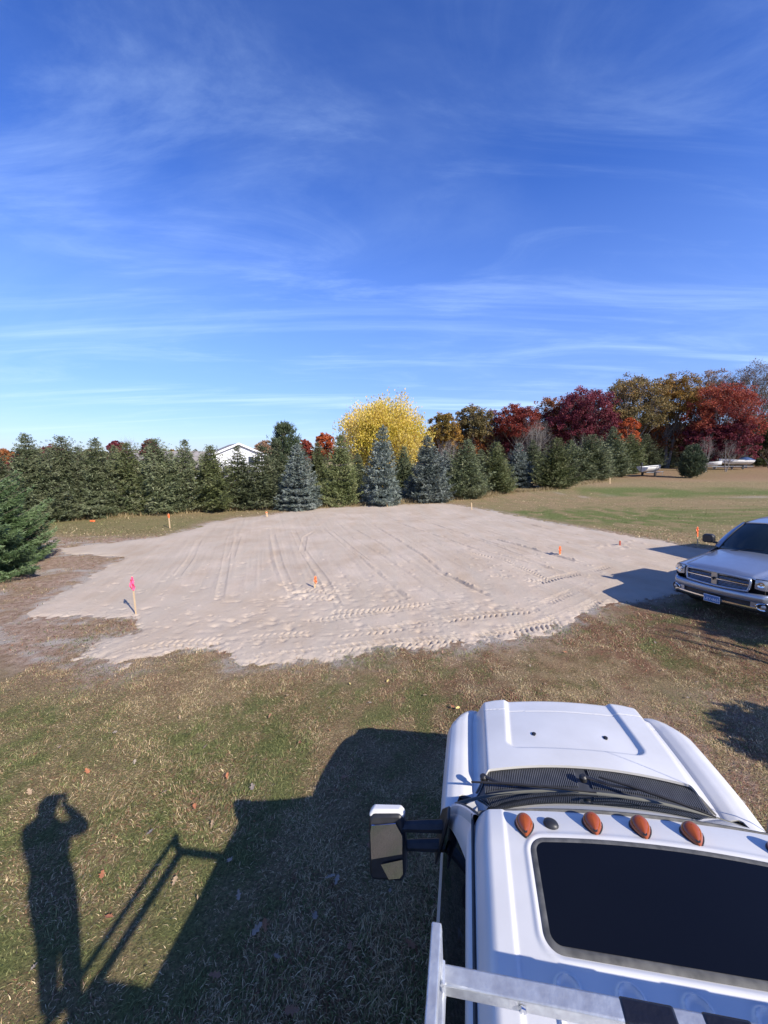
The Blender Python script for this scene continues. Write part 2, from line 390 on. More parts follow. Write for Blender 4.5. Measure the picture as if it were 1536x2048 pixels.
for q in ([(600, 1245), (700, 1233), (820, 1216), (950, 1200)], [(230, 1310), (330, 1290), (480, 1280), (640, 1266)], [(640, 1225), (760, 1222), (860, 1206)],
          [(590, 1180), (660, 1184), (690, 1180)], [(570, 1192), (640, 1196), (690, 1196)]): tread(q, .28, .026, .14, .45, -1)
for q in ([(930, 1105), (1010, 1122), (1100, 1165)], [(1060, 1168), (1150, 1150), (1230, 1130)], [(980, 1150), (1080, 1165), (1180, 1140)]): tread(q, .3, .028, .14, .5)
def scat(n, amp, rad, reg):                     # clods and hoof-like dents
    for _ in range(n):
        px, py = rng.uniform(reg[0], reg[2]), rng.uniform(reg[1], reg[3]); x, y = at(px, py); r = rad * rng.uniform(.6, 1.5)
        i0, i1 = np.searchsorted(sx, [x - 3 * r, x + 3 * r]); j0, j1 = np.searchsorted(sy, [y - 3 * r, y + 3 * r]); sl = (slice(j0, j1), slice(i0, i1))
        h[sl] += amp * rng.uniform(.4, 1.3) * gauss(np.hypot((X[sl] - x) * rng.uniform(.6, 1), Y[sl] - y), r)
scat(420, -.022, .05, (200, 1060, 1100, 1300)); scat(700, .020, .020, (120, 1050, 1200, 1330)); scat(120, .035, .03, (900, 1040, 1260, 1160))
scat(90, -.028, .07, (420, 1180, 1010, 1290)); scat(30, .05, .05, (1190, 1080, 1290, 1100)); scat(60, -.04, .05, (560, 1165, 700, 1200))
Zs = gz(X, Y) + h
keep = (pf > -.6); ky = keep[:-1, :-1] | keep[1:, 1:] | keep[1:, :-1] | keep[:-1, 1:]
idx = np.arange(X.size).reshape(X.shape)
Q = np.stack([idx[:-1, :-1], idx[:-1, 1:], idx[1:, 1:], idx[1:, :-1]], -1)[ky]
used = np.zeros(X.size, bool); used[Q.ravel()] = True; remap = np.cumsum(used) - 1
V = np.stack([X, Y, Zs], -1).reshape(-1, 3)[used]; Q = remap[Q]
sm = bpy.data.materials.new('graded sand'); sm.use_nodes = True; nt = sm.node_tree; N = nt.nodes; Lk = nt.links
p = N['Principled BSDF']; p.inputs['Roughness'].default_value = .95; p.inputs['Specular IOR Level'].default_value = .12
tc = N.new('ShaderNodeTexCoord')
mp = N.new('ShaderNodeMapping'); mp.inputs['Scale'].default_value = (1.1, .07, 1); mp.inputs['Rotation'].default_value = (0, 0, -math.atan2(_dx, _dy) if _dy > 0 else -math.atan2(-_dx, -_dy)); Lk.new(tc.outputs['Object'], mp.inputs[0])
a = nmix(nrange(nnoise(.55, 5), .35, .65), (.40, .315, .235), (.495, .41, .33))
a = nmix(nrange(nnoise(1.6, 5, .6, mp.outputs[0]), .4, .62, 0., .6), a, (.425, .365, .295))
a = nmix(nrange(nnoise(60, 4, .6), .55, .8, 0., .4), a, (.25, .19, .14))
a = nmix(nrange(nnoise(9, 6, .7), .62, .74, 0., .55), a, (.30, .22, .165))
Lk.new(a, p.inputs['Base Color'])
bp = N.new('ShaderNodeBump'); bp.inputs['Strength'].default_value = .9; bp.inputs['Distance'].default_value = .012
Lk.new(nnoise(70, 8, .75), bp.inputs['Height']); Lk.new(bp.outputs[0], p.inputs['Normal'])
me = np_mesh('sand', V, Q, sm); me.polygons.foreach_set('use_smooth', [True] * len(me.polygons))
tag(link('sand_ground', me), 'flat graded pad of pale sand with tyre tracks', kind='structure')

# ------------------------------------------------------------------ grass blades
def blades(n, xr, yr, dens_fn, ln, wd, name, label, seed, lie=.55):
    g = np.random.default_rng(seed)
    x = g.uniform(*xr, n); y = g.uniform(*yr, n)
    k = (g.random(n) < dens_fn(x, y)) & (np.abs(x) < y * 1.12 + 2.2); x, y = x[k], y[k]
    gr, so, rd, pa, pf = cover(x, y)
    k = (pf < .12 - g.random(len(x)) * .3) & (g.random(len(x)) > so * .5); x, y, gr, so, rd = x[k], y[k], gr[k], so[k], rd[k]
    m = len(x); cl = fbm(x * 3 + 31, y * 3, 2)
    z = gz(x, y) - .012
    a = g.uniform(0, 2 * np.pi, m) * .75 + cl * 7; L = ln * g.uniform(.5, 1.35, m) * (.7 + cl * .7); W = wd * g.uniform(.6, 1.3, m)
    up = g.uniform(.12, lie, m) + .35 * (g.random(m) < .25)
    d = np.stack([np.cos(a), np.sin(a), 0 * a], -1); sd = np.stack([-np.sin(a), np.cos(a), g.uniform(-.4, .4, m)], -1)
    b = np.stack([x, y, z], -1); bend = g.uniform(-.25, .25, m)
    m1 = b + d * (L * .45 * np.cos(up))[:, None] + np.array([0, 0, 1.]) * (L * .55 * np.sin(up) + .012)[:, None] + sd * (bend * L * .2)[:, None]
    tp = b + d * (L * np.cos(up * .7))[:, None] + np.array([0, 0, 1.]) * (L * .8 * np.sin(up) + .006)[:, None] + sd * (bend * L * .7)[:, None]
    w = sd * W[:, None]
    V = np.stack([b - w * .5, b + w * .5, m1 + w * .42, m1 - w * .42, tp], 1).reshape(-1, 3)
    i = np.arange(m)[:, None] * 5
    P = np.concatenate([i + [0, 1, 2, 3], i + [3, 2, 4]], 1).ravel(); sz = np.tile([4, 3], m)
    straw = np.array([[.64, .48, .27], [.48, .345, .185], [.34, .23, .125], [.76, .60, .36]]); redp = np.array([[.28, .125, .075], [.36, .19, .11], [.2, .095, .06], [.46, .28, .18]])
    grn = np.array([[.165, .19, .065], [.22, .24, .09], [.12, .14, .048], [.33, .32, .13]])
    pick = g.integers(0, 4, m); c = straw[pick].copy()
    u = g.random(m); kr = u < np.maximum(rd * .85, so * .9); c[kr] = redp[pick[kr]]
    u = g.random(m); kg = u < np.clip(gr * .95 + .20, 0, 1); c[kg] = grn[pick[kg]]
    c *= g.uniform(.75, 1.15, m)[:, None]
    me = np_mesh(name, V, P, MAT_BLADE, sz)
    ca = me.color_attributes.new('tint', 'FLOAT_COLOR', 'POINT')
    ca.data.foreach_set('color', np.repeat(np.concatenate([c, np.ones((m, 1))], 1), 5, 0).astype(np.float32).ravel())
    return tag(link(name, me), label, 'grass', kind='stuff')
MAT_BLADE = bpy.data.materials.new('grass blade'); MAT_BLADE.use_nodes = True; nt = MAT_BLADE.node_tree
p = nt.nodes['Principled BSDF']; p.inputs['Roughness'].default_value = .7; p.inputs['Specular IOR Level'].default_value = .2
a_ = nt.nodes.new('ShaderNodeAttribute'); a_.attribute_name = 'tint'; nt.links.new(a_.outputs['Color'], p.inputs['Base Color'])
t_ = nt.nodes.new('ShaderNodeBsdfTranslucent'); nt.links.new(a_.outputs['Color'], t_.inputs[0])
x_ = nt.nodes.new('ShaderNodeMixShader'); x_.inputs[0].default_value = .2
nt.links.new(p.outputs[0], x_.inputs[1]); nt.links.new(t_.outputs[0], x_.inputs[2]); nt.links.new(x_.outputs[0], nt.nodes['Material Output'].inputs[0])
blades(760000, (-6.5, 8.5), (.9, 8.8), lambda x, y: np.clip(1.35 - .11 * y, .3, 1), .056, .0048, 'grass', 'short dry grass mottled brown and green in front of the sand', 11)
blades(150000, (-17, 17), (7, 20), lambda x, y: np.clip(8 / y, 0, 1), .075, .012, 'lawn_grass', 'thin yellowed grass round the sand pad', 12)
blades(120000, (-26, 60), (14, 58), lambda x, y: np.clip(14 / y, 0, 1), .10, .028, 'mown_grass', 'mown lawn in green and tan bands beyond the sand', 13)
# taller tan weeds at the feet of the conifers
def weeds():
    g = np.random.default_rng(5); line = [at(*q) for q in ((-60, 1046), (100, 1043), (200, 1036), (400, 1024), (520, 1019), (640, 1014), (760, 1010), (900, 1000), (960, 996), (1010, 986), (1100, 980), (1180, 966), (1250, 952))]
    V = []; n = 0
    for (x1, y1), (x2, y2) in zip(line[:-1], line[1:]):
        L = math.hypot(x2 - x1, y2 - y1); k = int(L * 170); t = g.random(k)
        x = x1 + (x2 - x1) * t + g.normal(0, .45, k); y = y1 + (y2 - y1) * t + g.normal(.35, .4, k)
        hh = g.uniform(.12, .5, k) * (.35 + 1.1 * fbm(x * .8, y * .8, 2)); a = g.uniform(0, 6.28, k); w = g.uniform(.012, .03, k)
        lean = g.normal(0, .16, (k, 2))
        b = np.stack([x, y, 0 * x], -1); s = np.stack([np.cos(a) * w, np.sin(a) * w, 0 * a], -1)
        V.append(np.stack([b - s, b + s, b + np.stack([lean[:, 0] * hh * 2, lean[:, 1] * hh * 2, hh], -1)], 1).reshape(-1, 3))
    V = np.concatenate(V); me = np_mesh('dry_weeds', V, np.arange(len(V)).reshape(-1, 3), leaf_mat('dry weed', [(.12, .10, .04), (.32, .24, .12), (.45, .36, .2)], tr=.2))
    tag(link('dry_weeds', me), 'tan dry weeds along the foot of the conifer row', 'weeds', kind='stuff')
weeds()
# ================================================================== TREES
def tris_mesh(name, P, D, W, N_, m):
    """triangular needles / sprays: base points P, vectors D, half-width vectors W"""
    V = np.stack([P - W, P + W, P + D], 1).reshape(-1, 3)
    return np_mesh(name, V, np.arange(len(V)).reshape(-1, 3), m)
def unit(v): return v / (np.linalg.norm(v, axis=-1, keepdims=True) + 1e-9)

def conifer(seed, Ht, Rb, tiers, per, sprig=.2, wid=.05, nsp=14, fine=3, power=.8, droop=.18, up=.12, irr=.22, bush=0., crownlow=.04):
    """returns crown arrays and a trunk mesh builder"""
    g = np.random.default_rng(seed); P = []; D = []; tb = MB()
    tb.tube([(0, 0, -.1), (0, 0, Ht * .5), (0, 0, Ht * .97)], [Ht * .018 + .02, Ht * .012, .008], 7)
    lump = g.uniform(0, 6.28, 5); la = g.uniform(.06, .2, 5) * irr / .22
    for t in range(tiers):
        q = crownlow + (1 - crownlow) * (t + g.uniform(-.3, .3)) / tiers; q = min(max(q, .01), .995)
        Lr = Rb * ((1 - q) ** power) * (1 - bush * (1 - q) ** 3 * .5)
        if q < .1: Lr *= .8 + 2 * q
        k = max(3, int(per * (.45 + .55 * (1 - q))))
        for j in range(k):
            a = 6.283 * (j + g.uniform(-.35, .35)) / k + t * 2.4
            L = Lr * g.uniform(1 - irr, 1 + irr) * (1 + sum(la[i] * math.sin((i + 1) * a + lump[i] + q * 3) for i in range(5))) + .04
            z0 = q * Ht + g.uniform(-.03, .03) * Ht / 5; dr = droop * g.uniform(.5, 1.4); lift = up * (1 + 2.2 * q)
            s = np.linspace(.12, 1, max(3, int(nsp * (L / Rb) ** .8) + 2))
            bx = np.cos(a) * s * L; by = np.sin(a) * s * L; bz = z0 - dr * L * s + (dr * .5 + lift) * L * s * s
            B = np.stack([bx, by, bz], -1)
            if L > .25: tb.tube([(0, 0, z0), tuple(B[len(B) // 2]), tuple(B[-1])], [.012 + .006 * L, .008, .003], 3, caps=False)
            fwd = np.array([math.cos(a), math.sin(a), .08]); sd = np.array([-math.sin(a), math.cos(a), 0])
            for b, ss in zip(B, s):
                side = (1.05 - ss) * L * .42 + sprig * .5
                for sg in (-1, 1):
                    m = max(1, int(side / (sprig * .6)))
                    for w in range(m):
                        f = (w + g.random()) / m * side
                        P.append(b + sd * sg * f * .8 + fwd * f * .55 + np.array([0, 0, -.12 * f + g.normal(0, .02)]))
                        D.append(fwd * .7 + sd * sg * .75 + np.array([0, 0, g.normal(.12, .2)]))
    # the leader, bare and thin, with a few short whorls
    for i in range(3):
        for j in range(4):
            a = 6.283 * j / 4 + i; rr = Rb * (.085 - .022 * i)
            for s in np.linspace(.3, 1, 2): P.append(np.array([math.cos(a) * rr * s, math.sin(a) * rr * s, Ht * (.915 + .028 * i) + rr * s * .5])); D.append(np.array([math.cos(a), math.sin(a), .6]))
    for i in range(8):
        P.append(np.array([0, 0, Ht * (.965 + .03 * i / 8)])); D.append(np.array([g.normal(0, .5), g.normal(0, .5), .9]))
    P = np.array(P); D = unit(np.array(D)); P = np.repeat(P, fine, 0); n = len(P)
    D = unit(np.repeat(D, fine, 0) + g.normal(0, .42, (n, 3))); Ls = sprig * g.uniform(.6, 1.4, n) * np.clip(.28 + 1.9 * (1 - P[:, 2] / Ht), .28, 1)
    P = P + g.normal(0, sprig * .18, (n, 3)); Wd = unit(np.cross(D, g.normal(0, 1, (n, 3)))) * (wid * g.uniform(.6, 1.3, n))[:, None]
    P[:, 2] = np.maximum(P[:, 2], .03)
    return P, D * Ls[:, None], Wd, tb

M_BARK = mat('bark', (.10, .075, .055), .9, bump=(30, .6, .02), noise=(12, (.2, .165, .13), .2))
M_BARKG = mat('grey bark', (.17, .15, .13), .9, noise=(9, (.27, .245, .22), .2))
M_SPRUCE = leaf_mat('green spruce needles', [(.03, .042, .02), (.085, .105, .05), (.155, .175, .09), (.23, .24, .14)], .55, .12, 1.2)
M_BLUE = leaf_mat('blue spruce needles', [(.04, .055, .045), (.105, .13, .11), (.185, .215, .185), (.27, .295, .26)], .55, .1, 1.2)
M_FIR = leaf_mat('yellow green needles', [(.035, .046, .016), (.095, .115, .04), (.165, .185, .075), (.24, .24, .12)], .55, .12, 1.2)
M_PINE = leaf_mat('pine needles', [(.03, .05, .025), (.08, .11, .055), (.14, .17, .09)], .55, .12, .9)
M_NEAR = leaf_mat('near spruce needles', [(.018, .036, .014), (.06, .10, .036), (.12, .175, .075), (.20, .265, .13)], .5, .12, 1.6)

CV = []
for s, (Ht, Rb, ti, pe, sp, wd, ns, fi, pw, dr, up, ir, bu) in enumerate((
        (4.5, 1.75, 26, 15, .17, .024, 9, 4, .84, .2, .12, .2, 0), (4.5, 1.6, 24, 14, .17, .024, 9, 4, .848, .05, .3, .26, .2),
        (4.5, 1.5, 17, 15, .17, .026, 10, 5, .86, .25, .16, .14, 0), (4.5, 1.7, 26, 14, .17, .024, 8, 4, .76, .12, .25, .3, .3),
        (4.5, 1.3, 22, 11, .17, .026, 8, 4, .95, .1, .28, .3, 0), (4.5, 1.6, 19, 15, .17, .026, 10, 5, .84, .3, .2, .18, 0))):
    P, D, W, tb = conifer(40 + s, Ht, Rb, ti, pe, sp, wd, ns, fi, pw, dr, up, ir, bu)
    CV.append((Ht, Rb, tris_mesh('crown', P, D, W, 0, M_SPRUCE), tb.mesh('trunk', M_BARK)))
MATV = {}
def crown_mesh(v, m):
    if (v, m.name) not in MATV:
        c = CV[v][2].copy(); c.materials.clear(); c.materials.append(m); MATV[v, m.name] = c
    return MATV[v, m.name]
def put_conifer(bx, by, ty, hw, v, m, label, group='conifers in the row beyond the sand', name='spruce_tree', rz=None, dy=0., wide=1.):
    x, y = at(bx, by); k = (y + dy) / y; x *= k; y *= k
    z_ = float(gz(x, y)); Ht = hgt(ty, y) - z_; rad = 1.03 * hw * y / F_PX; rz = rng.uniform(0, 6.28) if rz is None else rz
    o = empty(name, (x, y, float(gz(x, y))), rz); o.rotation_euler = (rng.normal(0, .022), rng.normal(0, .022), rz); tag(o, label, name.split('_')[0] + ' tree', group)
    wx = rng.uniform(.92, 1.12); sc = (rad / CV[v][1] * wx, rad / CV[v][1] * (2.04 - wx), Ht / CV[v][0])
    for nm, me in (('crown', crown_mesh(v, m)), ('trunk', CV[v][3])):
        c = link(nm, me, o); c.scale = sc
    return o
S_, B_, F_, PI_ = M_SPRUCE, M_BLUE, M_FIR, M_PINE
for a in (
    (-52, 1050, 905, 60, 3, S_, 'dark spruce cut by the left edge behind the big near spruce'),
    (8, 1046, 903, 52, 1, S_, 'spruce at the left end of the row, lower than its neighbour'),
    (72, 1043, 866, 62, 0, S_, 'spruce with a tall bare leader, highest at the left end of the row'),
    (143, 1037, 872, 58, 3, S_, 'broad spruce with a forked thin leader, next to the tall left one'),
    (204, 1031, 875, 55, 0, S_, 'spruce in front of the first crimson bush on the left'),
    (270, 1026, 884, 54, 1, F_, 'spruce in front of the bare grey crown'),
    (322, 1026, 877, 60, 3, S_, 'wide dark spruce left of the house, before a crimson crown'),
    (378, 1021, 878, 44, 4, S_, 'slender spruce before the grey house roof and dormer'),
    (430, 1021, 890, 54, 1, F_, 'yellowish green fir touching the left edge of the white gable'),
    (480, 1018, 890, 43, 4, S_, 'thin open spruce standing before the white gable'),
    (527, 1016, 890, 48, 4, S_, 'open spruce at the right edge of the white gable'),
    (600, 1018, 886, 48, 2, B_, 'blue spruce right of the house with tiers down to the ground'),
    (682, 1010, 868, 39, 5, F_, 'green spruce with flat separate tiers left of the yellow tree'),
    (761, 1008, 849, 43, 2, B_, 'tall narrow blue spruce in front of the yellow tree'),
    (852, 1003, 870, 46, 5, B_, 'blue spruce at the right foot of the yellow tree'),
    (927, 996, 878, 47, 1, S_, 'broad dark spruce beside the far corner of the sand'),
    (988, 985, 884, 39, 3, F_, 'rounded green fir before the small crimson tree'),
    (1032, 974, 885, 34, 5, B_, 'short bluish spruce, first of the row bending away to the right'),
    (1108, 977, 875, 42, 1, F_, 'full yellow green fir standing forward of the row'),
    (1178, 961, 869, 46, 3, S_, 'wide dark spruce right below the crimson oak'),
    (1258, 951, 868, 35, 1, F_, 'fir below the small bright orange tree'),
    (1312, 941, 868, 35, 0, S_, 'spruce directly behind the white fishing boat'),
    (1350, 935, 870, 30, 4, S_, 'last spruce of the row, behind the lone round pine'),
): put_conifer(*a)
for a in (
    (560, 1008, 880, 40, 0, S_, 'dark spruce standing behind the gap left of the blue spruce', 4),
    (640, 1004, 884, 32, 1, F_, 'green fir in the back row right of the blue spruce', 4),
    (718, 1003, 905, 30, 0, S_, 'dark spruce in the gap left of the tall narrow blue spruce', 3),
    (806, 1001, 892, 34, 1, S_, 'fir under the yellow tree in the gap between the two blue spruces', 4),
    (888, 998, 900, 30, 4, B_, 'bluish spruce half hidden right of the yellow tree', 3),
    (960, 986, 898, 30, 0, S_, 'dark spruce in the back row near the far corner of the sand', 3),
    (1062, 966, 879, 32, 0, S_, 'dark pointed spruce behind the first two of the bend', 3),
    (1140, 964, 879, 30, 4, S_, 'slim spruce between the yellow green fir and the wide dark one', 3),
    (1220, 957, 853, 36, 0, S_, 'tall dark spruce left of the small orange tree', 3),
    (1284, 946, 868, 30, 1, S_, 'spruce left behind the white fishing boat', 3),
    (240, 1024, 890, 40, 0, S_, 'spruce half hidden behind the two before the bare crown', 4),
    (110, 1034, 895, 45, 1, S_, 'spruce filling the gap behind the forked leader', 4),
    (175, 1030, 893, 42, 1, S_, 'low spruce in the second gap from the left, in the back row', 4),
    (352, 1020, 905, 35, 1, S_, 'low spruce in the back row at the left of the dormer roof', 4),
): put_conifer(*a[:7], dy=a[7])
# big near spruce at the left edge
def near_spruce():
    P, D, W, tb = conifer(77, 3.75, 2.2, 22, 20, .115, .013, 17, 9, .72, .26, .2, .2)
    x, y = at(-62, 1150); o = empty('spruce_tree', (x, y, 0)); tag(o, 'large green spruce close by, cut by the left edge beside the sand', 'spruce tree')
    link('crown', tris_mesh('crown', P, D, W, 0, M_NEAR), o); link('trunk', tb.mesh('trunk', M_BARK), o)
near_spruce()
# lone round pine and the pines of the background
def pine(bx, by, ty, hw, seed, label, group=None, crown=(.0, 1.), name='pine_tree', mt=None, trunkshow=.12, n=1.):
    x, y = at(bx, by); z_ = float(gz(x, y)); Ht = hgt(ty, y) - z_; r = hw * y / F_PX; g = np.random.default_rng(seed)
    o = empty(name, (x, y, z_)); tag(o, label, 'pine tree', group); tb = MB()
    tb.tube([(0, 0, -.1), (0, 0, Ht * .5), (0, 0, Ht * .95)], [Ht * .02 + .03, Ht * .013, .02], 7)
    P = []; D = []
    for i in range(int(150 * n)):
        q = g.uniform(trunkshow, 1); a = g.uniform(0, 6.283)
        rr = r * math.sin(math.pi * min(1, (q - trunkshow + .12) / (1.14 - trunkshow)) ** .8) ** .6 * g.uniform(.75, 1.12)
        tip = Vector((math.cos(a) * rr, math.sin(a) * rr, q * Ht)); st = Vector((0, 0, max(.05, q * Ht - rr * .75)))
        tb.tube([st, st.lerp(tip, .6) + Vector((0, 0, -.05 * rr)), tip], [.02 + .004 * Ht, .012, .005], 4, caps=False)
        d = (tip - st).normalized()
        for j in range(16):
            P.append(np.array(st.lerp(tip, g.uniform(.45, 1.02))) + g.normal(0, r * .085, 3)); D.append(np.array(d) * .6 + np.array([0, 0, .5]))
    P = np.repeat(np.array(P), 5, 0); D = np.repeat(unit(np.array(D)), 5, 0); k = len(P); s = r * .17
    D = unit(D + g.normal(0, .45, (k, 3))) * (s * g.uniform(.6, 1.3, k))[:, None]; P += g.normal(0, s * .25, (k, 3)); P[:, 2] = np.maximum(P[:, 2], .05)
    W = unit(np.cross(D, g.normal(0, 1, (k, 3)))) * (s * .13)
    link('crown', tris_mesh('crown', P, D, W, 0, mt or M_PINE), o); link('trunk', tb.mesh('trunk', M_BARK), o)
pine(1381, 957, 893, 23, 2, 'lone rounded dark pine standing out on the lawn left of the boats')
pine(574, 995, 850, 34, 3, 'tall bushy pine with a blunt top rising behind the row right of the house', trunkshow=.3)
pine(1522, 934, 838, 44, 4, 'large dark pine at the right edge behind the boats', trunkshow=.1)
pine(1455, 927, 862, 40, 6, 'dark pine in the shade behind the long boat', trunkshow=.05)
pine(1410, 926, 868, 30, 7, 'dark pine behind the bare grey saplings', trunkshow=.05)

# ------------------------------------------------------------------ broadleaved trees
def decid(x, y, Ht, r, seed, mt, label, cat='tree', group=None, name='oak_tree', low=.35, leaves=9000, leaf=.3, lobes=22, bark=None, sparse=0., spiky=0., twig=0, trunk=.018, flat=.8, stems=1, fan=0.):
    g = np.random.default_rng(seed); z_ = float(gz(x, y)); Ht -= z_; o = empty(name, (x, y, z_)); tag(o, label, cat, group); tb = MB()
    cz = Ht * (1 + low) / 2; rz = Ht * (1 - low) / 2; L = []
    for i in range(lobes):
        for _ in range(30):
            d = unit(g.normal(0, 1, 3)); d[2] = d[2] if d[2] > -.55 - fan else -d[2]
            fk = 1 - fan * (1 - d[2]) / 2 * 1.15; dd = d * (1 if g.random() < .7 else .6)
            c = np.array([dd[0] * r * .72 * fk, dd[1] * r * .72 * fk, cz + dd[2] * rz * .74])
            if all(np.linalg.norm(c - q) > r * .38 for q in L): break
        L.append(c)
    tw = Ht * trunk
    fork = Ht * low * .8
    for s in range(stems):
        a = 6.28 * s / stems; e = Vector((math.cos(a), math.sin(a), 0)) * (r * .25 if stems > 1 else 0)
        tb.tube([e * .1 + Vector((0, 0, -.2)), e * .5 + Vector((g.normal(0, .1), g.normal(0, .1), fork)), e + Vector((g.normal(0, .3), 0, cz)), e * 1.2 + Vector((0, 0, cz + rz * .6))], [tw, tw * .72, tw * .4, tw * .12], 7)
    P = []
    for c in L:
        s = g.integers(0, stems); a = 6.28 * s / stems; e = Vector((math.cos(a), math.sin(a), 0)) * (r * .2 if stems > 1 else 0)
        z0 = min(fork + g.uniform(0, .45) * (c[2] - fork), c[2] * .95); b = Vector((0, 0, z0)) + e; cv = Vector(c)
        m = b.lerp(cv, .55) + Vector((g.normal(0, r * .05), g.normal(0, r * .05), -abs(g.normal(0, r * .05))))
        tb.tube([b, m, cv], [tw * .38, tw * .2, tw * .07], 5, caps=False)
        lr = r * g.uniform(.3, .48)
        for k in range(16):
            d = unit(g.normal(0, 1, 3)); d[2] = abs(d[2]) * .9 if g.random() < .7 else d[2]; t = cv + Vector(d * lr * g.uniform(.6, 1.15))
            mm = cv.lerp(t, .5) + Vector(g.normal(0, lr * .12, 3)); tb.tube([m.lerp(cv, g.uniform(.3, 1)), mm, t], [tw * .07, tw * .045, tw * .016], 3, caps=False)
            P.append(np.array(t))
            for _ in range(twig):
                t2 = t + Vector(unit(g.normal(0, 1, 3) + np.array([0, 0, .9]) + d) * lr * g.uniform(.3, .7))
                tb.tube([mm.lerp(t, g.uniform(.2, 1)), t2], [tw * .028, tw * .01], 3, caps=False); 
    link('trunk', tb.mesh('trunk', bark or M_BARKG, 0), o)
    if leaves:
        P = np.array(P); P = P[g.random(len(P)) > sparse]; k = leaves; b = P[g.integers(0, len(P), k)]
        leaves = int(leaves * 1.5); k = leaves; b = P[g.integers(0, len(P), k)]; sg = r * (.08 if spiky else .075); q = b + unit(g.normal(0, 1, (k, 3))) * (sg * 1.9 * g.random(k) ** .5)[:, None] * np.array([1, 1, flat + spiky * .5])
        if spiky: q[:, 2] += g.random(k) ** 2 * sg * 2.2 * spiky
        n = unit(g.normal(0, 1, (k, 3)) + np.array([.25, -.3, .5])); u = unit(np.cross(n, g.normal(0, 1, (k, 3)))); v = np.cross(n, u)
        if spiky: u = unit(np.array([0, 0, 1.0]) + .6 * unit(b - np.array([0, 0, cz])) + g.normal(0, .45, (k, 3))); v = unit(np.cross(n, u)) * .8
        s = (leaf * g.uniform(.55, 1.25, k))[:, None] * (.5 if not spiky else .56)
        V = np.stack([q - u * s, q - v * s * .75, q + u * s, q + v * s * .75], 1).reshape(-1, 3)
        link('crown', np_mesh('crown', V, np.arange(k * 4).reshape(-1, 4), mt), o)
    return o
LM = dict(
    yellow=leaf_mat('yellow leaves', [(.27, .29, .04), (.50, .41, .05), (.72, .55, .10), (.82, .64, .20), (.84, .62, .26)], .6, .4, .22),
    olive=leaf_mat('olive brown leaves', [(.06, .055, .025), (.14, .115, .045), (.22, .155, .06), (.30, .17, .065)], .7, .3, .12),
    gold=leaf_mat('golden brown leaves', [(.08, .07, .02), (.19, .13, .03), (.32, .18, .04), (.38, .2, .05)], .7, .3, .12),
    rust=leaf_mat('rust leaves', [(.12, .05, .025), (.26, .09, .035), (.36, .13, .04), (.3, .17, .06)], .7, .3, .12),
    red=leaf_mat('scarlet leaves', [(.12, .022, .02), (.24, .045, .035), (.34, .075, .045), (.42, .14, .07)], .65, .35, .12),
    orange=leaf_mat('orange red leaves', [(.28, .05, .02), (.46, .11, .035), (.55, .17, .05)], .65, .35, .12),
    crimson=leaf_mat('crimson leaves', [(.06, .014, .022), (.13, .024, .036), (.20, .04, .055), (.28, .075, .085)], .65, .3, .12),
    pale=leaf_mat('pale tan leaves', [(.25, .16, .10), (.38, .23, .14), (.42, .3, .2)], .7, .3, .12),
    grey=leaf_mat('withered brown leaves', [(.10, .075, .055), (.18, .125, .09), (.24, .17, .12)], .7, .3, .12),
    green=leaf_mat('dull green leaves', [(.03, .05, .015), (.07, .09, .03), (.12, .12, .04)], .7, .3, .12))
def wood(px, ty, hw, Y, m, label, **kw):
    x = (px - 768) / F_PX * (Y * math.cos(PITCH) + 0); x = (px - 768) / F_PX * (Y * .99)
    kw.setdefault('group', 'autumn trees of the wood on the right')
    return decid(x, Y, hgt(ty, Y), hw * Y / F_PX, int(px * 7 + ty) % 9999, LM[m] if m else None, label, **kw)
decid((770 - 768) / F_PX * 44, 44, hgt(822, 44), 92 * 44 / F_PX, 31, LM['yellow'], 'large rounded tree in bright yellow leaf behind the blue spruces', name='maple_tree', low=.08, leaves=40000, leaf=.19,
      lobes=46, spiky=1.0, trunk=.022, flat=.7, twig=2, fan=.34)
wood(884, 824, 34, 92, 'gold', 'orange topped oak just right of the yellow tree', leaves=9000, leaf=.36, low=.2)
wood(946, 809, 40, 96, 'olive', 'olive green oak with an uneven top, tallest between the yellow and the red trees', leaves=10000, leaf=.36, low=.25)
wood(985, 815, 27, 98, 'crimson', 'thin crimson crown tight against the olive oak', leaves=3200, leaf=.32, low=.25, sparse=.3)
wood(1033, 808, 42, 94, 'red', 'scarlet rounded crown left of the bare twiggy tree', leaves=10000, leaf=.34, low=.3, name='maple_tree')
wood(1092, 792, 38, 97, 'rust', 'rust brown tree with bare twigs at its top left of the crimson oak', leaves=6500, leaf=.34, low=.2, twig=2)
wood(1160, 778, 60, 92, 'crimson', 'huge deep crimson oak, the darkest red crown', leaves=24000, leaf=.36, low=.1, lobes=32)
wood(1258, 747, 57, 96, 'olive', 'high domed brown oak right of the crimson one with its trunk showing', leaves=19000, leaf=.34, low=.15, lobes=34, twig=1)
wood(1335, 744, 50, 97, 'gold', 'golden brown oak with two pale trunks and sky between', leaves=15000, leaf=.34, low=.28, stems=2, lobes=30, twig=1)
wood(1405, 736, 38, 104, 'pale', 'pale orange thin crown rising behind the red tree', leaves=4200, leaf=.32, low=.4, sparse=.2, twig=2)
wood(1432, 768, 62, 90, 'red', 'broad vermilion tree in front of the wood on the right', leaves=21000, leaf=.32, low=.1, lobes=34, name='maple_tree')
wood(1492, 722, 62, 98, 'grey', 'tall nearly bare brownish oak at the right end', leaves=7000, leaf=.28, low=.25, twig=4, lobes=28)
wood(1570, 730, 58, 102, 'grey', 'bare grey tree cut by the right edge', leaves=3000, leaf=.28, low=.25, twig=4)
wood(1252, 834, 24, 84, 'orange', 'small bright orange tree showing above the row of firs', leaves=4500, leaf=.3, low=.25, name='maple_tree')
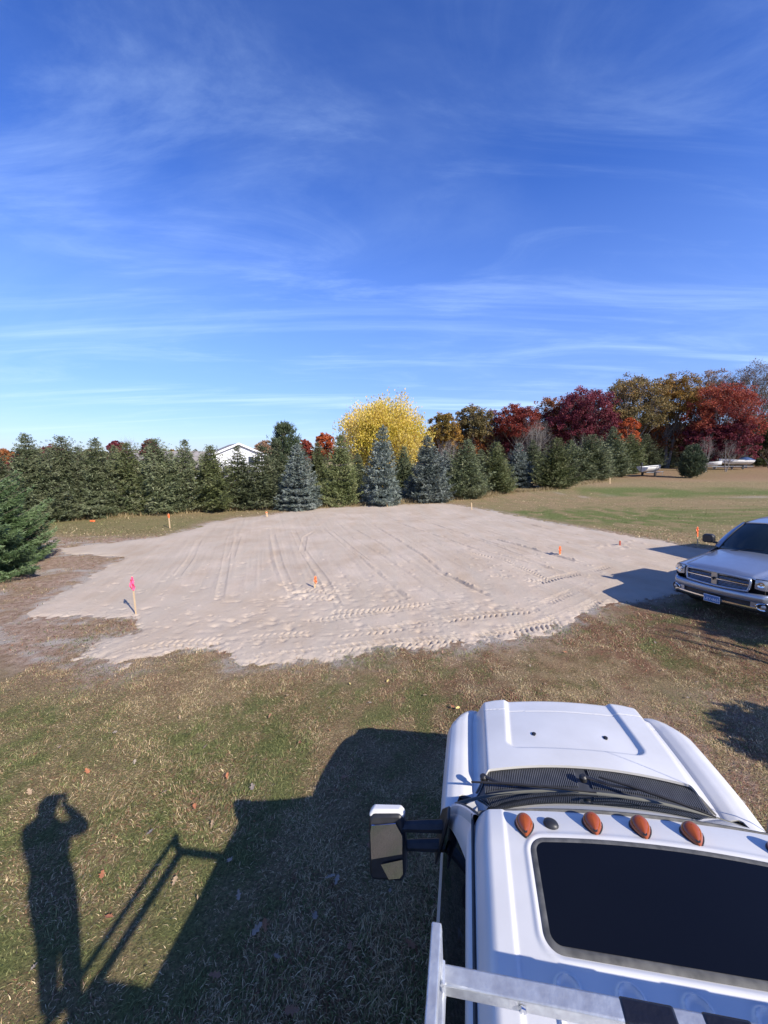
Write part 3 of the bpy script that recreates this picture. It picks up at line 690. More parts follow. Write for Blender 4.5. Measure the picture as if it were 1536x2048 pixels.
wood(1466, 842, 42, 87, 'crimson', 'low dark crimson tree in the shade behind the boats', leaves=9000, leaf=.34, low=.03, name='maple_tree')
wood(1400, 850, 34, 89, 'crimson', 'low crimson thicket tree behind the lone pine', leaves=7000, leaf=.34, low=.03, name='maple_tree')
wood(1300, 838, 40, 99, 'rust', 'low rusty tree below the golden brown oak', leaves=4000, leaf=.34, low=.05, sparse=.2)
wood(1215, 838, 40, 101, 'rust', 'brown understorey tree below the domed oak', leaves=6000, leaf=.34, low=.05)
wood(1010, 855, 40, 99, 'crimson', 'low purple understorey tree below the scarlet crown', leaves=7000, leaf=.34, low=.05)
wood(930, 862, 40, 98, 'rust', 'low brown understorey tree below the olive oak', leaves=7000, leaf=.34, low=.05)
wood(1085, 850, 40, 100, 'grey', 'dark brown understorey tree left of the crimson oak', leaves=7000, leaf=.34, low=.05)
wood(1540, 835, 45, 96, 'green', 'dull green tree low at the right edge of the wood', leaves=9000, leaf=.34, low=.05)
wood(1070, 838, 34, 86, None, 'bare tan twiggy tree before the rust brown one', leaves=0, low=.1, twig=7, lobes=20, stems=3, name='bare_tree', trunk=.012)
wood(900, 878, 20, 80, None, 'small bare tan tree right of the yellow tree', leaves=0, low=.1, twig=6, lobes=14, stems=3, name='bare_tree', trunk=.012)
wood(1414, 872, 22, 80, None, 'bare pale grey sapling with forked stems between pine and boat', leaves=0, low=.2, twig=3, lobes=12, stems=3, name='bare_tree', trunk=.016)
wood(1455, 878, 20, 80, None, 'bare grey sapling leaning over the long boat', leaves=0, low=.2, twig=3, lobes=12, stems=2, name='bare_tree', trunk=.014)
GL = 'autumn trees beyond the conifer row on the left'
wood(8, 900, 22, 75, 'rust', 'orange brown tree top at the far left edge', leaves=3000, leaf=.3, low=.1, group=GL)
wood(36, 912, 16, 70, 'crimson', 'low crimson crown near the left edge', leaves=2500, leaf=.28, low=.1, group=GL)
wood(108, 884, 19, 48, 'crimson', 'crimson crown between the tall leader and the forked leader', leaves=4000, leaf=.22, low=.1, group=GL)
wood(236, 876, 19, 46, 'crimson', 'crimson crown left of the bare grey top', leaves=4500, leaf=.22, low=.1, group=GL)
wood(300, 872, 17, 46, 'crimson', 'crimson crown right of the bare grey top', leaves=4000, leaf=.22, low=.1, group=GL)
wood(256, 872, 26, 55, None, 'bare grey crown rising above the left row', leaves=0, low=.2, twig=4, lobes=14, group=GL, name='bare_tree', trunk=.012)
wood(352, 896, 19, 72, 'gold', 'small yellow orange tree left of the house roof', leaves=4000, leaf=.28, low=.1, group=GL)
wood(533, 878, 22, 80, 'pale', 'tan orange crown just right of the white gable', leaves=4500, leaf=.28, low=.1, group=GL)
wood(610, 874, 17, 85, 'red', 'small dark red crown right of the blunt pine', leaves=4500, leaf=.28, low=.1, group=GL)
wood(650, 864, 22, 85, 'orange', 'orange red crown left of the yellow tree', leaves=5500, leaf=.3, low=.1, group=GL)
wood(690, 862, 20, 80, 'pale', 'thin greyish pink crown touching the yellow tree', leaves=2200, leaf=.24, low=.1, group=GL, twig=3)
# shrubs at the right edge behind the boats
decid(*at(1522, 940), 2.3, 2.6, 5, LM['green'], 'low green bush right of the long boat', cat='bush', name='bush', low=.02, leaves=4000, leaf=.22, lobes=12)
decid(*at(1546, 935), 3.0, 2.6, 6, LM['grey'], 'brown bush cut by the right edge', cat='bush', name='bush', low=.02, leaves=3000, leaf=.22, lobes=12)
# far woods: one mass on the skyline
def far_wood():
    g = np.random.default_rng(8); V = []
    n = 60000; a = g.uniform(R(-62), R(-1), n); d = g.uniform(240, 330, n); x = np.sin(a) * d * 1.1; y = np.cos(a) * d
    top = 3.6 + 4.2 * fbm(a * 55, a * 0 + 3, 4) ; z = top * g.random(n) ** .45
    q = np.stack([x, y, z], -1); nrm = unit(g.normal(0, 1, (n, 3))); u = unit(np.cross(nrm, g.normal(0, 1, (n, 3)))); v = np.cross(nrm, u); s = g.uniform(.6, 1.4, n)[:, None]
    V = np.stack([q - u * s, q - v * s, q + u * s, q + v * s], 1).reshape(-1, 3)
    tag(link('distant_woods', np_mesh('distant_woods', V, np.arange(n * 4).reshape(-1, 4), leaf_mat('distant leaves', [(.03, .05, .03), (.06, .08, .035), (.12, .09, .04), (.2, .09, .05)], .8, .2, .02))),
        'far line of woods on the skyline behind the conifers', 'woods', kind='stuff')
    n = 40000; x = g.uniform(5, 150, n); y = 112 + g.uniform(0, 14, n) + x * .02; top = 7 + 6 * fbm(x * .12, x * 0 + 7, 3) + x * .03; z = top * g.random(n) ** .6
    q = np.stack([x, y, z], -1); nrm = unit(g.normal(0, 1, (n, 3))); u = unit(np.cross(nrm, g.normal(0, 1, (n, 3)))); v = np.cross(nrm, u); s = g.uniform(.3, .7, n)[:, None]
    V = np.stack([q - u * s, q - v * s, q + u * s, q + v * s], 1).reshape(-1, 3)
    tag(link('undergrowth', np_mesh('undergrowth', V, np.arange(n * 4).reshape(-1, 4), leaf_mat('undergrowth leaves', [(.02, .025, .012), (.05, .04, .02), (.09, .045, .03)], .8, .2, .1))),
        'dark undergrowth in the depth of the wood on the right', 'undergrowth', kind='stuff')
far_wood()
# ================================================================== WHITE PICKUP
M_WHITE = mat('white paint', (.665, .655, .635), .36, coat=.35, noise=(2.2, (.58, .57, .55), .16), bump=(240, .04, .002))
M_SILVER = mat('silver paint', (.37, .42, .50), .3, .7, coat=.7, noise=(5, (.32, .36, .43), .3))
M_BLACK = mat('black plastic', (.014, .014, .016), .45, noise=(20, (.03, .03, .033), .2))
M_COWL = mat('weathered dark plastic', (.03, .034, .045), .5, noise=(14, (.055, .06, .075), .2))
M_LOUV = mat('highlit louvre plastic', (.085, .092, .11), .5, noise=(14, (.13, .137, .155), .2))  # slats coloured lighter than the cowl to stand in for their highlights
M_RUB = mat('rubber seal', (.05, .05, .048), .7, noise=(25, (.15, .145, .13), .25))
M_GLASSB = mat('dark tinted glass', (.004, .005, .008), .05, spec=.28, noise=(1.2, (.006, .007, .010), .3))
M_WIND = mat('windshield glass', (.012, .022, .022), .02, spec=.9)
M_MIRR = mat('mirror glass', (.42, .48, .70), .03, 1.)
M_CHROME = mat('chrome', (.75, .76, .78), .1, 1.)
M_AMBER = mat('amber lens', (.28, .06, .01), .12, coat=.6, noise=(30, (.24, .05, .008), .2), spec=.4)
M_GALV = mat('galvanised steel', (.62, .64, .65), .38, .6, noise=(30, (.48, .49, .51), .16), bump=(70, .35, .004))
M_TAPE = mat('black tape', (.012, .012, .016), .28, coat=.3, bump=(35, .7, .006))
M_TYRE = mat('tyre rubber', (.02, .02, .02), .85)
M_RIM = mat('wheel rim', (.4, .41, .42), .35, .9)
M_DARK = mat('underbody', (.012, .012, .012), .9)
M_LENS = mat('clear lamp lens', (.38, .39, .40), .08, .3, coat=1.)
TK = empty('pickup_truck', mw=TM)
tag(TK, 'white crew cab pickup seen from above with amber roof lights and a large dark sunroof', 'pickup truck')
lerp = lambda a, b, t: tuple(p + (q - p) * t for p, q in zip(a, b))

def hood_zc(v): return 1.425 - .140 * max(0, (v - 2.78) / .97) ** 1.35
def hood_rear(u):
    a = abs(u)
    return 2.845 - .045 * (a / .66) ** 2 if a < .66 else 2.80 - (a - .66) / .115 * .14
def hood_front(u):
    a = abs(u) / .775; return 3.83 - .03 * a ** 2 - .035 * max(0, a - .72) ** 1.0 / .28
def hood_z(u, v):
    a = abs(u); z = hood_zc(v) - .045 * (a / .66) ** 2
    t = min(max((a - .655) / .10, 0), 1); z -= .105 * t * t * (3 - 2 * t)
    bw = .515 - .035 * (v - 3.02) / .7; r = .10
    qx, qy = a - (bw - r), (3.015 + r) - v
    d = math.hypot(max(qx, 0), max(qy, 0)) + min(max(qx, qy), 0) - r       # <0 inside the pressed panel
    t = min(max((-d) / .05, 0), 1); z -= .030 * t * t * (3 - 2 * t)
    t = min(max((v - (hood_front(u) - .09)) / .09, 0), 1); z -= .075 * t ** 2.2
    if abs(v - 3.575) < .006: z -= .004
    return z
def hood_f(i, j):
    u = (i * 2 - 1) * .775; v0, v1 = hood_rear(u), hood_front(u); v = v0 + (v1 - v0) * j
    return (u, v, hood_z(u, v))
MB().grid(hood_f, 170, 150, (0, 0, .02)).build('hood', M_WHITE, TK, smooth=60)
def fend_end(a): return 3.77 - .20 * max(0, (a - .74) / .29) ** 2.6
def fender(sg):
    prof = [(.770, -.166), (.782, -.170), (.80, -.156), (.86, -.138), (.93, -.140), (.985, -.165), (1.02, -.22), (1.035, -.31), (1.035, -.45), (1.03, -.62), (1.01, -.80)]
    def f(i, j):
        k = i * (len(prof) - 1); n = min(int(k), len(prof) - 2); a, dz = lerp(prof[n], prof[n + 1], k - n)
        e = fend_end(min(a, 1.0)); rear = 2.66 if a < .88 else 2.66 - min(1, (a - .88) / .06) * .20; v = rear + (e - rear) * j
        z = hood_z(.775, min(max(v, 2.76), 3.62)) + .163 + dz;  t = min(max((v - (e - .22)) / .22, 0), 1); z -= .045 * t ** 3
        a -= .05 * t ** 2
        if v < 2.8: z -= 0
        return (sg * a, v, z)
    m = MB(); m.grid(f, 36, 40, (0, 0, 0.01)); m.build('fender', M_WHITE, TK, smooth=60)
fender(-1); fender(1)
for s in (-1, 1): MB().grid(lambda i, j, s=s: (s * (.80 + .185 * i), 2.42 + .30 * j, 1.238 - .055 * i ** 2), 6, 4, (0, 0, .02)).build('cowl_side', M_WHITE, TK, smooth=60)
MB().box((0, 3.15, .90), (1.4, .9, .4)).box((0, 3.1, .62), (1.6, .9, .5)).build('engine_bay', M_DARK, TK)
# nose: grille, headlights, bumper
g_ = MB(); g_.grid(lambda i, j: ((i * 2 - 1) * .60, 3.74 + .02 * math.cos((i - .5) * 3), .78 + .36 * j), 12, 4, (0, .05, 0)); g_.build('grille', M_BLACK, TK)
m = MB()
for z in (.84, .96, 1.08): m.box((0, 3.77, z), (1.2, .04, .05))
m.build('grille_bar', M_CHROME, TK, .01)
for s in (-1, 1):
    MB().prism([(-.15, -.18), (.15, -.15), (.13, .17), (-.15, .19)], (s * .79, 3.50, .95), (s, -.35, 0), (0, 0, 1), (0, .08, 0)).build('headlight', M_LENS, TK, .02)
MB().grid(lambda i, j: ((i * 2 - 1) * 1.0, 3.86 - .22 * abs(i * 2 - 1) ** 3, .5 + .27 * j), 20, 3, (0, .09, 0)).build('front_bumper', M_CHROME, TK, .015)
# cowl panel, louvres
def ws_bot(u): a = abs(u) / .905; return (u, 2.655 - .10 * a ** 2.4, 1.395 - .085 * a ** 2)
def ws_top(u): a = abs(u) / .715; return (u, 1.945 - .03 * a ** 2, 2.012 - .042 * a ** 2)
def cowl_f(i, j):
    u = (i * 2 - 1) * .93; b = ws_bot(max(-.905, min(.905, u))); uu = max(-.775, min(.775, u)); vr = hood_rear(uu) + .02
    if abs(u) > .775: vr = 2.67
    e = (u, vr, min(hood_z(uu, vr), 1.40 - .09 * (abs(u) / .93) ** 2) - .022); p = lerp((u, b[1] - .01, b[2] - .03), e, j); return p
MB().grid(cowl_f, 60, 8, (0, 0, .03)).build('cowl_panel', M_COWL, TK, smooth=60)
def louvre(u0, u1):
    n = int((u1 - u0) / .0125); m = MB()
    for k in range(n):
        u = u0 + (u1 - u0) * (k + .5) / n; i = (u / .93 + 1) / 2
        a, b = Vector(cowl_f(i, .30)), Vector(cowl_f(i, .93)); w = Vector((.0026, 0, 0)); up = Vector((0, 0, .014))
        m.add([a - w, a + w, b + w, b - w, a - w + up, a + w + up, b + w + up, b - w + up], [(0, 3, 2, 1), (4, 5, 6, 7), (0, 1, 5, 4), (1, 2, 6, 5), (2, 3, 7, 6), (3, 0, 4, 7)])
    m.build('louvre', M_LOUV, TK, smooth=0)
louvre(-.70, -.055); louvre(.03, .70)
sm_ = MB(); pts = [cowl_f((u / .93 + 1) / 2, .97) for u in np.linspace(-.76, .76, 30)]
sm_.tube([(p[0], p[1] + .005, p[2] + .014) for p in pts], .010, 6).build('hood_seal', M_RUB, TK)
# windshield with a black border
def ws_f(i, j, inset=0., lift=0.):
    a = ws_bot((i * 2 - 1) * (.905 - inset)); b = ws_top((i * 2 - 1) * (.715 - inset)); p = lerp(a, b, inset + (1 - 2 * inset) * j)
    bul = .010 * math.sin(math.pi * j) * (1 - .4 * abs(i * 2 - 1) ** 2) + lift; return (p[0], p[1] + bul * .62, p[2] + bul * .78)
MB().grid(lambda i, j: ws_f(i, j), 40, 14, (0, 0, .008)).build('windshield', M_WIND, TK, smooth=60)
m = MB(); m.tube([Vector(ws_top((i / 20 * 2 - 1) * .72)) + Vector((0, .008, .008)) for i in range(21)], .011, 6)
for s in (-1, 1): m.tube([Vector(lerp(ws_bot(s * .905), ws_top(s * .715), t)) + Vector((0, .008 * math.sin(math.pi * t), .010 * math.sin(math.pi * t) + .003)) for t in np.linspace(0, 1, 9)], .008, 6)
m.build('windshield_seal', M_RUB, TK)
MB().tube([Vector(ws_bot((i / 30 * 2 - 1) * .90)) + Vector((0, -.004, .006)) for i in range(31)], .009, 6).build('windshield_base_trim', mat('dusty trim', (.13, .13, .11), .6), TK)
# wipers
for a, b, c in (((-.70, 2.70, 1.385), (-.50, 2.60, 1.46), (.02, 2.585, 1.475)), ((-.02, 2.74, 1.41), (.28, 2.64, 1.465), (.66, 2.52, 1.44))):
    m = MB(); m.lathe([(.026, 0), (.026, .03), (.015, .04)], a, n=12); m.tube([Vector(a) + Vector((0, 0, .03)), lerp(a, b, .5), b], [.014, .010, .007], 6, flat=.6)
    w = m.build('wiper', M_BLACK, TK)
    m = MB(); d = Vector(c) - Vector(b); m.tube([Vector(b) - d * .55, Vector(b) - d * .1 + Vector((0, 0, .012)), Vector(b) + d * .5 + Vector((0, 0, .012)), c], [.006, .009, .009, .005], 5)
    m.build('wiper_blade', M_BLACK, w)
for s in (-1, 1):
    m = MB(); z = hood_z(.273, 3.23); m.lathe([(.018, -.004), (.017, .006), (.008, .010)], (s * .273, 3.23, z), n=12); m.box((s * .273, 3.215, z + .008), (.014, .02, .012))
    m.build('washer_nozzle', M_BLACK, TK)
# roof
SRU, SRV0, SRV1, SRR = .487, 1.372, 1.765, .055
def roof_z(u, v):
    a = abs(u); z = 2.058 - .022 * (a / .6) ** 2
    t = min(max((a - .585) / .02, 0), 1); z += .010 * t * t * (3 - 2 * t)
    t = min(max((a - .66) / .09, 0), 1); z -= .085 * t ** 1.7
    t = min(max((v - 1.74) / .2, 0), 1); z -= .035 * t ** 1.8
    d = sr_d(u, v); t = min(max(1 - abs(d - .022) / .018, 0), 1); z += .006 * t * t * (3 - 2 * t)
    for b in range(-4, 6):                      # pressed beads with rounded front ends
        c = -.442 + .188 * b
        if abs(c) > .56: continue
        dx = abs(u - c); vv = v - 1.275; q = math.hypot(dx, max(vv, 0)); t = min(max(1 - abs(q - .036) / .011, 0), 1)
        z += .011 * t * t * (3 - 2 * t) if v < 1.345 else 0
    return z
def sr_d(u, v):
    cv = (SRV0 + SRV1) / 2; bow = .02 * (1 - (u / SRU) ** 2) * (1 if v > cv else .45)
    qx = abs(u) - (SRU - SRR); qy = abs(v - cv) - ((SRV1 - SRV0) / 2 - SRR) - bow
    return math.hypot(max(qx, 0), max(qy, 0)) + min(max(qx, qy), 0) - SRR
RW = .748
def roof_front(u): return ws_top(max(-.715, min(.715, u)))[1] - (0 if abs(u) < .715 else (abs(u) - .715) * .9)
rv = np.concatenate([np.linspace(-.35, 1.0, 10)[:-1], np.linspace(1.0, 1.36, 60)[:-1], np.linspace(1.36, 1.93, 60)])
ru = np.linspace(-RW, RW, 280)
vs = []; W_ = len(ru)
for v in rv:
    for u in ru:
        vf = v if v < 1.75 else 1.75 + (v - 1.75) / .18 * (roof_front(u) - 1.75); vs.append((u, vf, roof_z(u, vf)))
fs = [(j * W_ + i, j * W_ + i + 1, (j + 1) * W_ + i + 1, (j + 1) * W_ + i) for j in range(len(rv) - 1) for i in range(W_ - 1)]
rb = MB(); rb.add(vs, fs); rb.build('roof', M_WHITE, TK, smooth=60)
# sunroof: seal ring and glass
def ring(off, n=16):
    out = []; cv = (SRV0 + SRV1) / 2; hx, hy = SRU + off, (SRV1 - SRV0) / 2 + off; r = SRR + off
    for cx, cy, a0 in ((1, 1, 0), (-1, 1, 90), (-1, -1, 180), (1, -1, 270)):
        for k in range(n // 2 + 1):
            a = R(a0 + 90 * k / (n // 2)); u = cx * (hx - r) + r * math.cos(a); v = cy * (hy - r) + r * math.sin(a); out.append((u, v))
        # straight run along top / bottom so that the edge can bow
        if cy == 1 and cx == 1: out += [(hx - r - (2 * (hx - r)) * t, hy) for t in np.linspace(.05, .95, 14)]
        if cy == -1 and cx == -1: out += [(-(hx - r) + (2 * (hx - r)) * t, -hy) for t in np.linspace(.05, .95, 14)]
    res = []
    for u, v in out:
        bow = .02 * (1 - (u / SRU) ** 2) * (1 if v > 0 else .45); res.append((u, v + cv + (bow if v > 0 else -bow) * (1 if abs(u) < SRU else 0)))
    return res
def band(o1, z1, o2, z2, o3, z3):
    A = [ring(o) for o in (o1, o2, o3)]; n = len(A[0]); m = MB(); b = lambda u, v: 2.058 - .022 * (abs(u) / .6) ** 2 - .035 * min(max((v - 1.74) / .2, 0), 1) ** 1.8
    m.add([(u, v, b(u, v) + dz) for a, dz in zip(A, (z1, z2, z3)) for u, v in a], [(k * n + i, k * n + (i + 1) % n, (k + 1) * n + (i + 1) % n, (k + 1) * n + i) for k in range(2) for i in range(n)])
    return m
sr = band(.008, .002, -.004, .009, -.018, .005).build('sunroof', M_RUB, TK, smooth=60)
A = ring(-.017); m = MB(); cx = sum(p[0] for p in A) / len(A); cy = sum(p[1] for p in A) / len(A)
L_ = [1., .75, .5, .25]; b = lambda u, v: 2.058 - .022 * (abs(u) / .6) ** 2 - .035 * min(max((v - 1.74) / .2, 0), 1) ** 1.8 + .0065
vs = [(cx + (u - cx) * k, cy + (v - cy) * k, b(cx + (u - cx) * k, cy + (v - cy) * k)) for k in L_ for u, v in A] + [(cx, cy, b(cx, cy))]; n = len(A)
fs = [(k * n + i, k * n + (i + 1) % n, (k + 1) * n + (i + 1) % n, (k + 1) * n + i) for k in range(3) for i in range(n)] + [(3 * n + i, 3 * n + (i + 1) % n, 4 * n) for i in range(n)]
m.add(vs, fs).build('glass', M_GLASSB, sr, smooth=60)
# roof lights
def tear(i, j, L=.104, W=.040, Hh=.042):
    a = 2 * math.pi * i; r = j
    y = math.cos(a); x = math.sin(a)
    wd = W * (1 if y > 0 else 1 - .55 * (-y) ** 1.6)
    return (x * wd * math.sin(r * math.pi / 2), (y * L * .36 if y > 0 else y * L * .64) * math.sin(r * math.pi / 2), Hh * math.cos(r * math.pi / 2) ** .85 * (1 + .0 * y) * (1 + .25 * y * r))
for u, v in ((-.506, 1.852), (-.201, 1.885), (0, 1.89), (.201, 1.885), (.506, 1.852)):
    o = MB().grid(lambda i, j: tear(i, j * .98 + .02), 28, 10).build('roof_light', M_AMBER, TK, smooth=80); z = roof_z(u, v - .03); o.location = (u, v - .012, z + .002); o.rotation_euler = (R(-5), 0, 0)
    b2 = MB().grid(lambda i, j: tuple(q * (1.13 if k < 2 else .0) for k, q in enumerate(tear(i, 1))) if j else (0, 0, 0), 28, 1); mb = MB(); pr = [(tear(i / 28, 1)[0] * 1.12, tear(i / 28, 1)[1] * 1.08) for i in range(28)]
    mb.prism(pr, (0, 0, -.008), (1, 0, 0), (0, 1, 0), (0, 0, .011)).build('light_base', M_BLACK, o, .002)
    MB().lathe([(.0085, 0), (.0085, .007), (.005, .0075)], (0, -.052, .014), (0, -.25, 1), 12).build('screw_cap', M_BLACK, o)
m = MB(); m.lathe([(.034, 0), (.034, .006), (.030, .014), (.018, .020), (.0, .022)], (0, 0, 0), n=24); o = m.build('antenna_puck', M_BLACK, TK); o.scale = (1, .82, 1); o.location = (-.385, 1.850, roof_z(-.385, 1.85)); o.rotation_euler = (R(-6), 0, R(-20))
# pillars, door frames, side glass, sides
Wc = lambda t, s: Vector(lerp(ws_bot(s * .905), ws_top(s * .715), t)) + Vector((s * .008, .008 * math.sin(math.pi * t), .010 * math.sin(math.pi * t) + .004))
def Gc(t, s):
    a, b, c = Vector((s * .968, 2.36, 1.335)), Vector((s * .895, 2.16, 1.62)), Vector((s * .790, 1.76, 1.885)); return a * (1 - t) ** 2 + b * 2 * t * (1 - t) + c * t * t
def Oc(t, s):
    a, b, c = Vector((s * .985, 2.47, 1.25)), Vector((s * .885, 2.24, 1.66)), Vector((s * .752, 1.88, 1.945)); return a * (1 - t) ** 2 + b * 2 * t * (1 - t) + c * t * t
for s in (-1, 1):
    def pil(i, j, s=s):
        a, b = Wc(j, s), Oc(j, s); p = a.lerp(b, i); k = .018 * math.sin(math.pi * i); return (p.x + s * k * .6, p.y + k * .5, p.z + k)
    MB().grid(pil, 6, 16).build('windshield_pillar', M_WHITE, TK, smooth=60)
    def fr(i, j, s=s):
        if j < .6: t = j / .6; a, b = Oc(t, s), Gc(t, s)
        else: t = (j - .6) / .4; v = 1.88 - 2.2 * t; v2 = 1.76 - 2.08 * t; a, b = Vector((s * .752, v, 1.945)), Vector((s * .790, v2, 1.885))
        p = a.lerp(b, i); k = .010 * math.sin(math.pi * i); return (p.x + s * k, p.y, p.z + k)
    MB().grid(fr, 5, 40).build('door_frame', M_WHITE, TK, smooth=60)
    MB().tube([Vector((s * .7505, v, z)) for v, z in ((1.93, 1.955), (1.8, 1.957), (1.4, 1.957), (.5, 1.957), (-.35, 1.955))], .0085, 6).build('drip_seal', M_BLACK, TK)
    def gl(i, j, s=s):
        p = Gc(j, s); v = p.y + (-.32 - p.y) * i; return (p.x, v, p.z)
    MB().grid(gl, 8, 12).build('side_window', M_GLASSB, TK, smooth=60)
    MB().grid(lambda i, j, s=s: (lambda p: (p.x + s * .004, .95 + .09 * i, p.z))(Gc(j, s)), 2, 10).build('window_divider', M_BLACK, TK, smooth=60)
    def side(i, j, s=s):
        v = 2.46 - 2.80 * i; pr = [(.968, 1.335), (1.0, 1.22), (1.015, 1.0), (1.01, .8), (.985, .58)]; k = j * 4; n = min(int(k), 3); a, z = lerp(pr[n], pr[n + 1], k - n); return (s * a, v, z)
    d = MB().grid(side, 6, 12).build('door', M_WHITE, TK, smooth=60)
    MB().tube([(s * 1.03, 1.30, 1.12), (s * 1.05, 1.24, 1.125), (s * 1.05, 1.14, 1.125), (s * 1.03, 1.08, 1.12)], .013, 8).build('handle', M_CHROME, d)
    MB().tube([(s * 1.05, 2.35, .50), (s * 1.07, 2.2, .50), (s * 1.07, 0, .50), (s * 1.05, -.2, .50)], .038, 10).build('running_board', M_GALV, TK)
    # towing mirror
    hx = s * 1.285
    h = MB(); h.prism([(-.10, -.175), (.09, -.175), (.11, -.13), (.11, .15), (.085, .185), (-.085, .18), (-.11, .145), (-.112, -.14)], (hx, 2.06, 1.495), (1, -.08 * s, 0), (0, .37, .92), (0, .085, -.02))
    h = h.build('mirror_housing', M_BLACK, TK, .018)
    MB().prism([(-.108, .145), (.108, .145), (.108, .165), (.085, .19), (-.085, .19), (-.11, .165)], (hx, 2.075, 1.501), (1, -.08 * s, 0), (0, .37, .92), (0, .05, -.01)).build('mirror_cap', M_CHROME if 0 else M_WHITE, h, .012)
    ix = -s
    MB().prism([(ix * -.092, -.05), (ix * .095, -.015), (ix * .098, .08), (ix * .06, .145), (ix * -.088, .13), (ix * -.096, .09)], (hx, 2.046, 1.495), (1, -.08 * s, 0), (0, .37, .92), (0, .006, 0)).build('mirror_glass', M_MIRR, h)
    MB().prism([(ix * -.035, -.075), (ix * .095, -.045), (ix * .095, -.12), (ix * .075, -.142), (ix * .01, -.15)], (hx, 2.046, 1.495), (1, -.08 * s, 0), (0, .37, .92), (0, .006, 0)).build('mirror_glass', M_MIRR, h)
    for z in (1.57, 1.43): MB().tube([(s * .95, 2.17, z), (s * 1.08, 2.15, z + .005), (s * 1.22, 2.13, z + .01)], [.036, .033, .028], 8).build('mirror_arm', M_BLACK, h)
    MB().prism([(-.13, -.15), (.12, -.15), (.12, .02), (-.02, .24), (-.1, .24)], (s * .955, 2.22, 1.49), (0, 1, 0), (-.28 * s, -.15, 1), (s * .02, 0, 0)).build('mirror_mount', M_BLACK, TK, .01)
    for v in (3.02, -.96):
        w = MB().lathe([(.26, -.12), (.38, -.12), (.405, -.08), (.405, .08), (.38, .12), (.26, .12)], (s * .90, v, .405), (1, 0, 0), 32).build('tyre', M_TYRE, TK)
        MB().lathe([(.1, .02 * s), (.2, .05 * s), (.26, .1 * s), (.26, -.1 * s)], (s * .90, v, .405), (1, 0, 0), 24).build('rim', M_RIM, w)
# rear cab wall and bed
MB().box((0, -.34, 1.35), (1.5, .03, 1.15)).box((0, 1.0, .62), (1.9, 2.8, .1)).build('cab_floor', M_DARK, TK)
m = MB()
for s in (-1, 1): m.box((s * .96, -1.42, 1.02), (.10, 2.1, .72))
m.box((0, -2.44, 1.02), (1.9, .06, .7)).box((0, -.40, 1.02), (1.9, .05, .7)).box((0, -1.42, .72), (1.84, 2.06, .05)).build('cargo_bed', M_WHITE, TK, .015)
MB().box((0, -2.55, .55), (1.9, .16, .2)).build('rear_bumper', M_CHROME, TK, .02)
# antenna
MB().tube([(.99, 2.62, 1.2), (.99, 2.60, 1.6), (.985, 2.57, 1.98)], [.004, .0025, .0018], 5).lathe([(.014, 0), (.010, .03)], (.99, 2.62, 1.19), n=10).build('antenna', M_BLACK, TK)
# ladder rack of galvanised square tube over the cab
def sq(m, a, b, w=.05, h=None, up=(0, 0, 1)):
    h = h or w; a, b = Vector(a), Vector(b); d = (b - a).normalized(); s_ = d.cross(Vector(up)).normalized() * w / 2; t = s_.cross(d).normalized() * h / 2
    vs = [p + i * s_ + j * t for p in (a, b) for i, j in ((-1, -1), (1, -1), (1, 1), (-1, 1))]
    m.add(vs, [(0, 1, 2, 3), (7, 6, 5, 4), (0, 4, 5, 1), (1, 5, 6, 2), (2, 6, 7, 3), (3, 7, 4, 0)])
RK = link('ladder_rack', None, TK) if False else bpy.data.objects.new('ladder_rack', None); COL.objects.link(RK); RK.parent = TK
RZ = 2.265
m = MB(); sq(m, (-.828, 1.125, RZ), (.828, 1.125, RZ), .05); m.build('cross_bar', M_GALV, RK, .006)
m = MB(); sq(m, (-.815, -.45, RZ), (.815, -.45, RZ), .05); m.build('cross_bar', M_GALV, RK, .006)
m = MB(); sq(m, (-.815, -2.2, RZ), (.815, -2.2, RZ), .05); m.build('cross_bar', M_GALV, RK, .006)
for s in (-1, 1):
    m = MB(); sq(m, (s * .842, 1.19, 2.37), (s * .842, -2.3, 2.37), .032, .035); m.build('side_rail', M_GALV, RK, .005)
    m = MB(); sq(m, (s * .842, 1.13, RZ - .02), (s * .842, -2.3, RZ - .02), .042, .045); m.build('side_rail', M_GALV, RK, .006)
    m = MB(); m.prism([(.045, 2.26), (.095, 2.35), (.105, 2.385), (.06, 2.385), (.02, 2.35), (.02, 2.26)], (s * .842 - .016, 1.085, 0), (0, 1, 0), (0, 0, 1), (.032, 0, 0)); m.build('end_plate', M_GALV, RK, .005)
    for v in (-.45, -2.2):
        m = MB(); sq(m, (s * .86, v, 1.36), (s * .86, v, 2.40), .05, up=(0, 1, 0)); m.build('upright', M_GALV, RK, .006)
for s in (-1, 1):
    m = MB(); m.tube([(s * .825, 1.10, RZ - .024), (s * .827, 1.10, RZ + .024)], .007, 6); m.tube([(s * .825, 1.098, RZ + .026), (s * .827, 1.152, RZ + .026)], .007, 6); m.build('weld', M_GALV, RK)
    MB().lathe([(.012, 0), (.012, .008), (.006, .010)], (s * .60, 1.098, RZ), (0, -1, 0), 6).build('bolt', M_CHROME, RK)
for a, b in ((-.337, -.198), (-.135, -.018), (.16, .30)):
    m = MB(); sq(m, (a, 1.125, RZ), (b, 1.125, RZ), .055); m.build('tape_wrap', M_TAPE, RK, .008)
# plank deck behind the camera on which the photographer stands
m = MB()
for k in range(4): m.box((-.72 + .16 * k, -.55, RZ + .045), (.14, 1.5, .035))
m.build('standing_board', mat('weathered board', (.3, .24, .17), .85, noise=(6, (.22, .18, .13), .2)), RK, .004)
